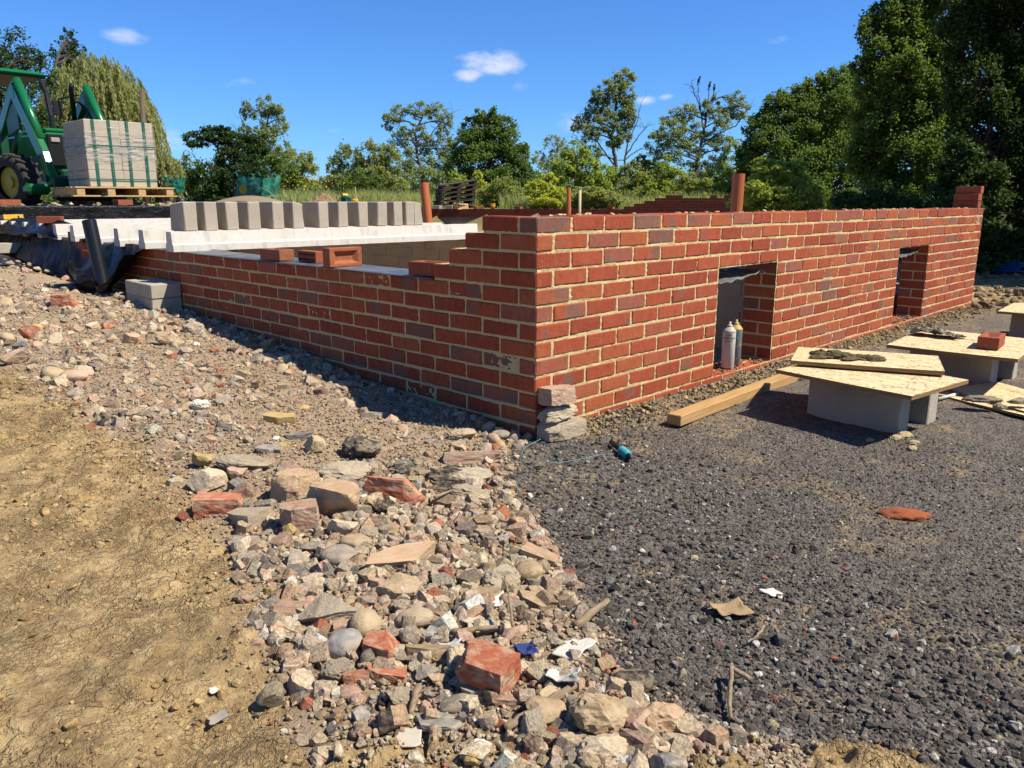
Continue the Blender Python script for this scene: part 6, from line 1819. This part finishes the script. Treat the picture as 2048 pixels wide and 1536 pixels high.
tree("hedge_shrub", "dark hedge shrub right of the small willow", "shrub", 31, (360, 402), [(350, 360, 36, 38), (375, 340, 30, 34), (340, 385, 40, 25), (385, 375, 36, 32)], 'oak', 5000, .075, GS, trunk_r=.04, clumps=36)
tree("hedge_shrub", "dark hedge mass under the leaning oak limb", "shrub", 30, (440, 402), [(415, 365, 42, 42), (450, 375, 42, 34), (480, 365, 40, 40), (430, 395, 50, 20), (500, 385, 45, 28)], 'dark', 8000, .075, GS, trunk_r=.04, clumps=42)
tree("hedge_shrub", "dark green hedge shrub behind the large green bag", "shrub", 29, (545, 402), [(525, 350, 40, 40), (560, 360, 42, 42), (540, 390, 50, 25), (590, 385, 36, 28)], 'oak', 7000, .075, GS, trunk_r=.04, clumps=42)
tree("leaning_oak", "crooked dark oak leaning left over the hedge", "tree", 28, (470, 402), [(395, 278, 26, 16), (425, 272, 30, 18), (452, 285, 32, 22), (480, 290, 30, 26), (505, 300, 26, 30), (462, 315, 30, 22), (500, 335, 40, 26), (445, 262, 16, 12)], 'dark', 8500, .07, GB_, trunk=[(468, 350), (455, 310), (430, 288)], trunk_r=.11, clumps=33, dead=[(.03, (410, 330), (392, 318), (384, 305), (391, 292))], bark=M_BARK)
tree("sparse_tree", "thin grey-leaved tree with bare top twigs behind the leaning oak", "tree", 36, (530, 402), [(540, 212, 24, 22), (552, 240, 24, 30), (520, 245, 20, 30), (494, 222, 12, 22), (545, 280, 30, 30), (520, 295, 24, 30), (560, 310, 30, 30), (488, 262, 12, 20), (505, 330, 24, 30)], 'ash', 6500, .075, GB_, trunk=[(528, 330), (532, 270), (540, 215)], trunk_r=.12, clumps=24, clump=.26, dead=[(.035, (515, 290), (490, 255), (478, 225), (486, 205)), (.03, (525, 300), (480, 268), (462, 248))], bark=M_DEADBARK)
tree("olive_shrub", "pale olive shrub right of the sparse grey tree", "shrub", 31, (600, 402), [(585, 330, 30, 34), (610, 345, 28, 36), (575, 365, 36, 34), (615, 385, 34, 22), (640, 392, 24, 16)], 'olive', 7000, .065, GS, trunk_r=.04, clumps=42)
tree("willow_shrub", "feathery grey-green shrub left of the sky gap centre", "shrub", 32, (690, 402), [(690, 325, 22, 38), (672, 345, 20, 32), (710, 340, 24, 40), (690, 375, 44, 28), (650, 378, 26, 24)], 'ash', 6500, .065, GS, trunk_r=.04, clumps=36)
tree("willow_shrub", "feathery shrub with pointed tops before the sparse twisted tree", "shrub", 31, (750, 402), [(735, 318, 18, 36), (755, 322, 20, 38), (778, 330, 24, 40), (745, 365, 40, 36), (785, 372, 30, 30)], 'olive', 7500, .065, GS, trunk_r=.04, clumps=36)
tree("young_tree", "small bright green bush in front of the feathery shrubs", "shrub", 25, (720, 406), [(722, 365, 36, 26), (745, 372, 26, 20), (700, 380, 26, 18), (725, 390, 40, 14)], 'oak', 4000, .062, GS, trunk_r=.03, clumps=36)
tree("twisted_tree", "open twisted tree with bare limbs left of the round oak", "tree", 34, (850, 402), [(795, 228, 28, 16), (835, 222, 28, 16), (868, 222, 24, 18), (890, 245, 18, 20), (775, 245, 14, 18), (800, 280, 22, 18), (850, 275, 26, 24), (820, 262, 20, 14), (880, 285, 26, 26), (905, 300, 22, 26), (840, 320, 40, 30), (885, 335, 36, 34), (800, 330, 26, 26), (860, 365, 50, 30)], 'ash', 9500, .066, GB_, trunk=[(846, 350), (835, 310), (830, 265), (845, 230)], trunk_r=.13, clumps=24, clump=.26, dead=[(.07, (842, 335), (812, 300), (790, 272), (772, 240)), (.06, (838, 310), (862, 270), (885, 240), (905, 222)), (.05, (845, 350), (880, 315), (920, 300)), (.04, (812, 300), (795, 262), (800, 235))], bark=M_DEADBARK)
tree("oak_tree", "round dark green oak in the centre background", "tree", 30, (980, 404), [(975, 238, 28, 24), (950, 262, 32, 28), (1000, 262, 34, 28), (970, 285, 50, 36), (1020, 290, 34, 32), (935, 300, 34, 34), (985, 325, 60, 40), (1040, 325, 24, 36), (925, 345, 34, 40), (1030, 360, 40, 40), (970, 372, 60, 36)], 'oak', 17000, .075, GB_, trunk=[(980, 330), (978, 270)], trunk_r=.2, clumps=42, clump=.24)
tree("sparse_bush", "grey thin-topped bush right of the round oak", "shrub", 33, (1110, 402), [(1105, 288, 22, 16), (1128, 300, 18, 20), (1085, 320, 20, 20), (1112, 345, 36, 36)], 'ash', 3500, .065, GS, trunk_r=.05, clumps=24, dead=[(.025, (1112, 340), (1100, 300), (1090, 280)), (.025, (1112, 340), (1125, 295), (1130, 276))], bark=M_DEADBARK)
tree("green_shrub", "fresh green tall shrub below the grey bush", "shrub", 26, (1150, 404), [(1150, 308, 26, 24), (1130, 335, 30, 30), (1172, 335, 28, 32), (1150, 370, 50, 32), (1190, 375, 30, 28)], 'bright', 8500, .062, GS, trunk_r=.04, clumps=42)
tree("ash_tree", "tall airy ash with two stems and dead branches on its right", "tree", 36, (1232, 402), [(1245, 158, 22, 18), (1222, 180, 26, 20), (1252, 190, 20, 26), (1200, 190, 18, 18), (1235, 215, 30, 24), (1190, 220, 18, 22), (1215, 245, 26, 22), (1255, 235, 20, 26), (1165, 245, 16, 16), (1180, 270, 20, 20), (1228, 275, 20, 20), (1250, 265, 14, 20), (1150, 255, 8, 10), (1185, 310, 22, 20)], 'ash', 11500, .070, GB_, trunk=[(1231, 330), (1226, 280), (1232, 215), (1242, 160)], trunk_r=.14, clumps=27, clump=.26, dead=[(.11, (1248, 400), (1250, 320), (1255, 285), (1268, 235)), (.06, (1252, 310), (1275, 275), (1298, 250)), (.05, (1255, 285), (1276, 240), (1282, 205)), (.07, (1228, 330), (1195, 285), (1165, 262), (1142, 238)), (.05, (1250, 320), (1275, 300), (1288, 298)), (.08, (1196, 400), (1196, 340), (1178, 300), (1150, 275))], bark=M_BARK)
tree("leaning_ash", "airy tree with a leaning dark trunk and birds on its bare top", "tree", 34, (1388, 402), [(1345, 235, 24, 16), (1372, 225, 22, 18), (1335, 262, 32, 22), (1375, 262, 28, 22), (1425, 215, 22, 22), (1440, 245, 20, 22), (1472, 198, 22, 14), (1482, 222, 18, 18), (1460, 225, 14, 14), (1310, 285, 20, 18), (1355, 298, 36, 24), (1420, 285, 30, 22), (1455, 300, 28, 26), (1400, 325, 40, 26), (1460, 335, 30, 30), (1320, 315, 24, 18)], 'ash', 11500, .066, GB_, trunk=[(1392, 340), (1402, 290), (1411, 240), (1418, 205)], trunk_r=.13, clumps=24, clump=.26, dead=[(.07, (1408, 262), (1400, 215), (1388, 182), (1383, 165)), (.045, (1402, 220), (1396, 188), (1398, 166)), (.05, (1412, 232), (1424, 205), (1428, 180)), (.035, (1416, 215), (1418, 190), (1419, 174)), (.075, (1404, 285), (1440, 268), (1472, 250), (1500, 214)), (.05, (1396, 320), (1365, 295), (1335, 270)), (.04, (1392, 330), (1420, 318), (1430, 322))], bark=M_BARK)
M_CROW = simple("black_feathers", (.010, .010, .012), .5)
for k, (x, y, lab) in enumerate([(1397.5, 160.5, "black bird on the topmost bare branch, highest of the three"), (1419, 170.5, "black bird in the middle of the three on the bare branches"), (1428.5, 176, "black bird on the right-hand twig, lowest of the three")]):
    c = gd(x, y, 34); m1 = MB(); V, F = ICO[2]
    V2 = V*np.array([.055, .055, .115]); V2[:, 0] += V2[:, 2]*.25; m1.add(V2, F); m1.add(V*.042+[.045, 0, .13], F); m1.tube([[.06, 0, .135], [.12, 0, .125]], [.016, .003], 6); m1.tube([[-.02, 0, -.09], [-.06, 0, -.22]], [.03, .014], 6)
    o = m1.build("bird", M_CROW, None, True, tuple(c)); o.rotation_euler = (0, 0, CY+.6*k); tag(o, lab, "bird", "black birds on the bare branches")
tree("dark_small_tree", "small blackish tree between the two airy trees", "tree", 30, (1288, 402), [(1282, 325, 20, 14), (1300, 340, 22, 18), (1275, 350, 24, 20), (1310, 365, 28, 24)], 'dark', 3600, .07, GB_, trunk_r=.06, clumps=27)
for (bx, D, leaf, lab, bl, n) in [
 (1215, 26.5, 'bright', "fresh green bush below the ash trunks", [(1205, 358, 28, 28), (1230, 372, 30, 28), (1200, 390, 36, 18)], 5500),
 (1265, 25.5, 'olive', "pale olive bush right of the ash trunks", [(1262, 352, 26, 26), (1285, 372, 28, 26), (1255, 390, 40, 18)], 5500),
 (1335, 25.5, 'bright', "light green bush left of the leaning trunk", [(1330, 345, 24, 30), (1350, 365, 28, 28), (1320, 385, 36, 22)], 5500),
 (1385, 24.5, 'olive', "loose olive bush at the foot of the leaning trunk", [(1380, 370, 30, 22), (1405, 382, 30, 18), (1370, 395, 40, 14)], 4200),
 (1440, 23.5, 'bright', "light bush behind the raised brick wall", [(1435, 360, 32, 26), (1460, 375, 28, 24), (1420, 390, 34, 18)], 5200),
 (1090, 22.5, 'yellow', "bright yellow-green bush left of the distant orange pipe", [(1095, 362, 20, 18), (1075, 378, 24, 18), (1105, 388, 26, 16), (1085, 400, 32, 12)], 4200),
 (1005, 25, 'olive', "brownish olive bush in front of the round oak", [(1010, 375, 32, 18), (985, 388, 30, 14), (1035, 392, 28, 14)], 4200),
 (962, 26.5, 'yellow', "small yellow-green sapling bush right of the pallet stack", [(955, 358, 12, 16), (965, 378, 24, 18), (950, 392, 26, 14)], 3000),
 (915, 27, 'bright', "small green bush behind the pallet stack", [(908, 355, 14, 14), (920, 368, 22, 16), (900, 378, 26, 14)], 2600),
 (1180, 22.5, 'olive', "low pale bush right of the cream post", [(1185, 388, 34, 14), (1215, 394, 34, 12), (1165, 396, 30, 10)], 3600),
]:
    tree("green_bush", lab, "shrub", D, (bx, 406), bl, leaf, n, .055, GS, trunk_r=.03, clumps=39, ground=-.16)
# dim far woodland that closes the view behind the named trees
fx = rt.uniform(290, 1560, 60); nF = 30000
PX = rt.uniform(-60, 1640, nF); top = 345-16*vnoise(np.c_[PX/38, 0*PX], 5)-9*vnoise(np.c_[PX/13, 0*PX], 6)
PY = top+(412-top)*rt.random(nF)**.8; DD = 52+8*rt.random(nF)
C = np.array([gd(a, b, d) for a, b, d in zip(PX, PY, DD)])
o = leaves_mesh("woodland", C, np.full(nF, .19), rt.random(nF), LM['oak'], None); tag(o, "distant line of woodland closing the gaps behind the trees", "woodland", kind="stuff")
# big trees on the right
tree("oak_tree", "broad dark oak with a stepped outline, left of the largest trees", "tree", 23, (1660, 420), [(1528, 258, 38, 34), (1560, 215, 36, 32), (1600, 205, 40, 34), (1640, 185, 36, 34), (1680, 165, 40, 36), (1505, 300, 30, 30), (1550, 300, 50, 42), (1610, 260, 56, 46), (1670, 230, 60, 56), (1520, 345, 46, 36), (1590, 340, 70, 50), (1660, 310, 70, 60), (1720, 260, 60, 70), (1560, 395, 60, 34), (1650, 385, 80, 50), (1730, 350, 70, 70)], 'oak', 57800, 0.0607, GRT, trunk=[(1660, 340), (1655, 260)], trunk_r=.28, clumps=48, clump=.24, ground=-.4)
tree("green_bush", "arching light green bush below the broad oak", "shrub", 14, (1560, 425), [(1540, 345, 40, 24), (1575, 360, 46, 30), (1520, 380, 44, 28), (1600, 390, 40, 26), (1555, 400, 66, 26), (1500, 405, 40, 18), (1625, 405, 26, 16), (1525, 325, 16, 12), (1590, 335, 20, 12)], 'bright', 13000, .046, GS, trunk_r=.03, clumps=45, ground=-.5)
tree("maple_tree", "towering dark tree at the right, cut by the top edge", "tree", 15.5, (1830, 500), [(1745, 60, 30, 34), (1770, 30, 36, 34), (1722, 130, 24, 24), (1765, 110, 46, 40), (1810, 60, 50, 60), (1830, 0, 50, 50), (1800, 150, 56, 56), (1750, 180, 40, 36), (1850, 110, 60, 70), (1770, 240, 60, 50), (1840, 220, 66, 66), (1890, 160, 60, 80), (1760, 310, 56, 50), (1830, 320, 70, 66), (1880, 290, 66, 80), (1790, 390, 70, 50), (1860, 410, 76, 56), (1900, 0, 70, 70), (1860, -80, 90, 60)], 'oak', 74800, 0.0459, GRT, trunk=[(1835, 400), (1840, 250), (1835, 100)], trunk_r=.22, clumps=48, clump=.24, ground=-.9)
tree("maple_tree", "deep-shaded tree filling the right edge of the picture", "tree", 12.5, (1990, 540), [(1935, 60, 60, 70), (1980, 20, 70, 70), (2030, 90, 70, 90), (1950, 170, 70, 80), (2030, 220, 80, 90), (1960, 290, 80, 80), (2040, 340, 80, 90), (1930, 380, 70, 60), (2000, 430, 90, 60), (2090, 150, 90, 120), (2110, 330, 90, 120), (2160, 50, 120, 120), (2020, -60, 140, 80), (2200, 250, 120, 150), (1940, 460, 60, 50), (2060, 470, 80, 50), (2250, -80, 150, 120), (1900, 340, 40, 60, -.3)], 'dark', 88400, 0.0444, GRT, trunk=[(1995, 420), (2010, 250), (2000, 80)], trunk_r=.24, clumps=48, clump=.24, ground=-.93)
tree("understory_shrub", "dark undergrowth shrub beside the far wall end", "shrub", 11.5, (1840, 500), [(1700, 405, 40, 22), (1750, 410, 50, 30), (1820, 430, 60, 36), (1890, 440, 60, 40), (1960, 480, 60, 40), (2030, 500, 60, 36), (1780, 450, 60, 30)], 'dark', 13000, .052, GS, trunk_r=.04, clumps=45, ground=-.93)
# unseen tree added out of frame to shade the big trees from the sun
tree("maple_tree", "unseen tree added beyond the right edge to shade the big trees", "tree", 9.5, (2420, 560), [(2400, 0, 220, 200), (2420, 300, 220, 200), (2600, 100, 240, 260), (2350, -250, 220, 180), (2300, 380, 120, 130)], 'dark', 26000, .085, GRT, trunk=[(2420, 300), (2420, 50)], trunk_r=.24, clumps=66, clump=.24, ground=-.93)
# tall grass and weeds
def grass(name, n, x0, x1, D0, D1, h0, h1, label, dens=None):
    px_ = rt.uniform(x0, x1, n); D_ = D0+(D1-D0)*rt.random(n)
    P = np.array([gd(a, 401, b) for a, b in zip(px_, D_)]); P[:, 2] = G(P[:, 0], P[:, 1], False)-.02; P = P[P[:, 2] > -.5]
    s1_ = (P[:, 1]-FW0[1])*FWD[0]-(P[:, 0]-FW0[0])*FWD[1]; vv = P-CAM; pp = 1024+FPX*(vv@CR)/(vv@CF); ok = ((pp < 835) | (s1_ > .5)) & ~((pp > 850) & (pp < 1000) & (vv@CF < 25.6)); P = P[ok]
    k = vnoise(P[:, :2]*1.1, 15)+.6*vnoise(P[:, :2]*3.5, 16) > -.55; P = P[k]; n = len(P)
    h = rt.uniform(h0, h1, n)*(1+.35*vnoise(P[:, :2]*.9, 17)); a = rt.uniform(0, 6.283, n); w = .005+.008*rt.random(n)
    lean = rt.normal(0, .38, (n, 2))*h[:, None]
    dx, dy = np.cos(a)*w, np.sin(a)*w
    z0 = np.zeros(n)
    V = np.stack([P+np.c_[-dx, -dy, z0], P+np.c_[dx, dy, z0], P+np.c_[lean*.4+np.c_[dx, dy]*.7, h*.62], P+np.c_[lean*.4-np.c_[dx, dy]*.7, h*.62], P+np.c_[lean, h]], 1).reshape(-1, 3)
    b = np.arange(n)*5
    o = mesh_obj(name, V, [np.c_[b, b+1, b+2, b+3], np.c_[b+3, b+2, b+4]], LM['grass'], None, False, {'lc': ('FLOAT', np.repeat(rt.random(n), 5))})
    return tag(o, label, "grass", kind="stuff")
grass("tall_grass", 60000, 560, 1640, 19.0, 30, .20, .52, "tall grass and weeds in front of the trees")
grass("short_grass", 14000, 250, 700, 17, 30, .04, .12, "short dry grass behind the rubble bank")
# yellow flowers among the weeds
Pf = [gd(612+18*rt.normal(), 362+8*rt.normal(), 24) for _ in range(90)]+[gd(670+14*rt.normal(), 365+6*rt.normal(), 24) for _ in range(30)]
o = leaves_mesh("yellow_flower_clump", np.array(Pf), np.full(len(Pf), .06), rt.random(len(Pf)), simple("yellow_petals", (.62, .46, .02), .7), None); tag(o, "yellow flowering weeds among the tall grass", "flowers", kind="stuff")
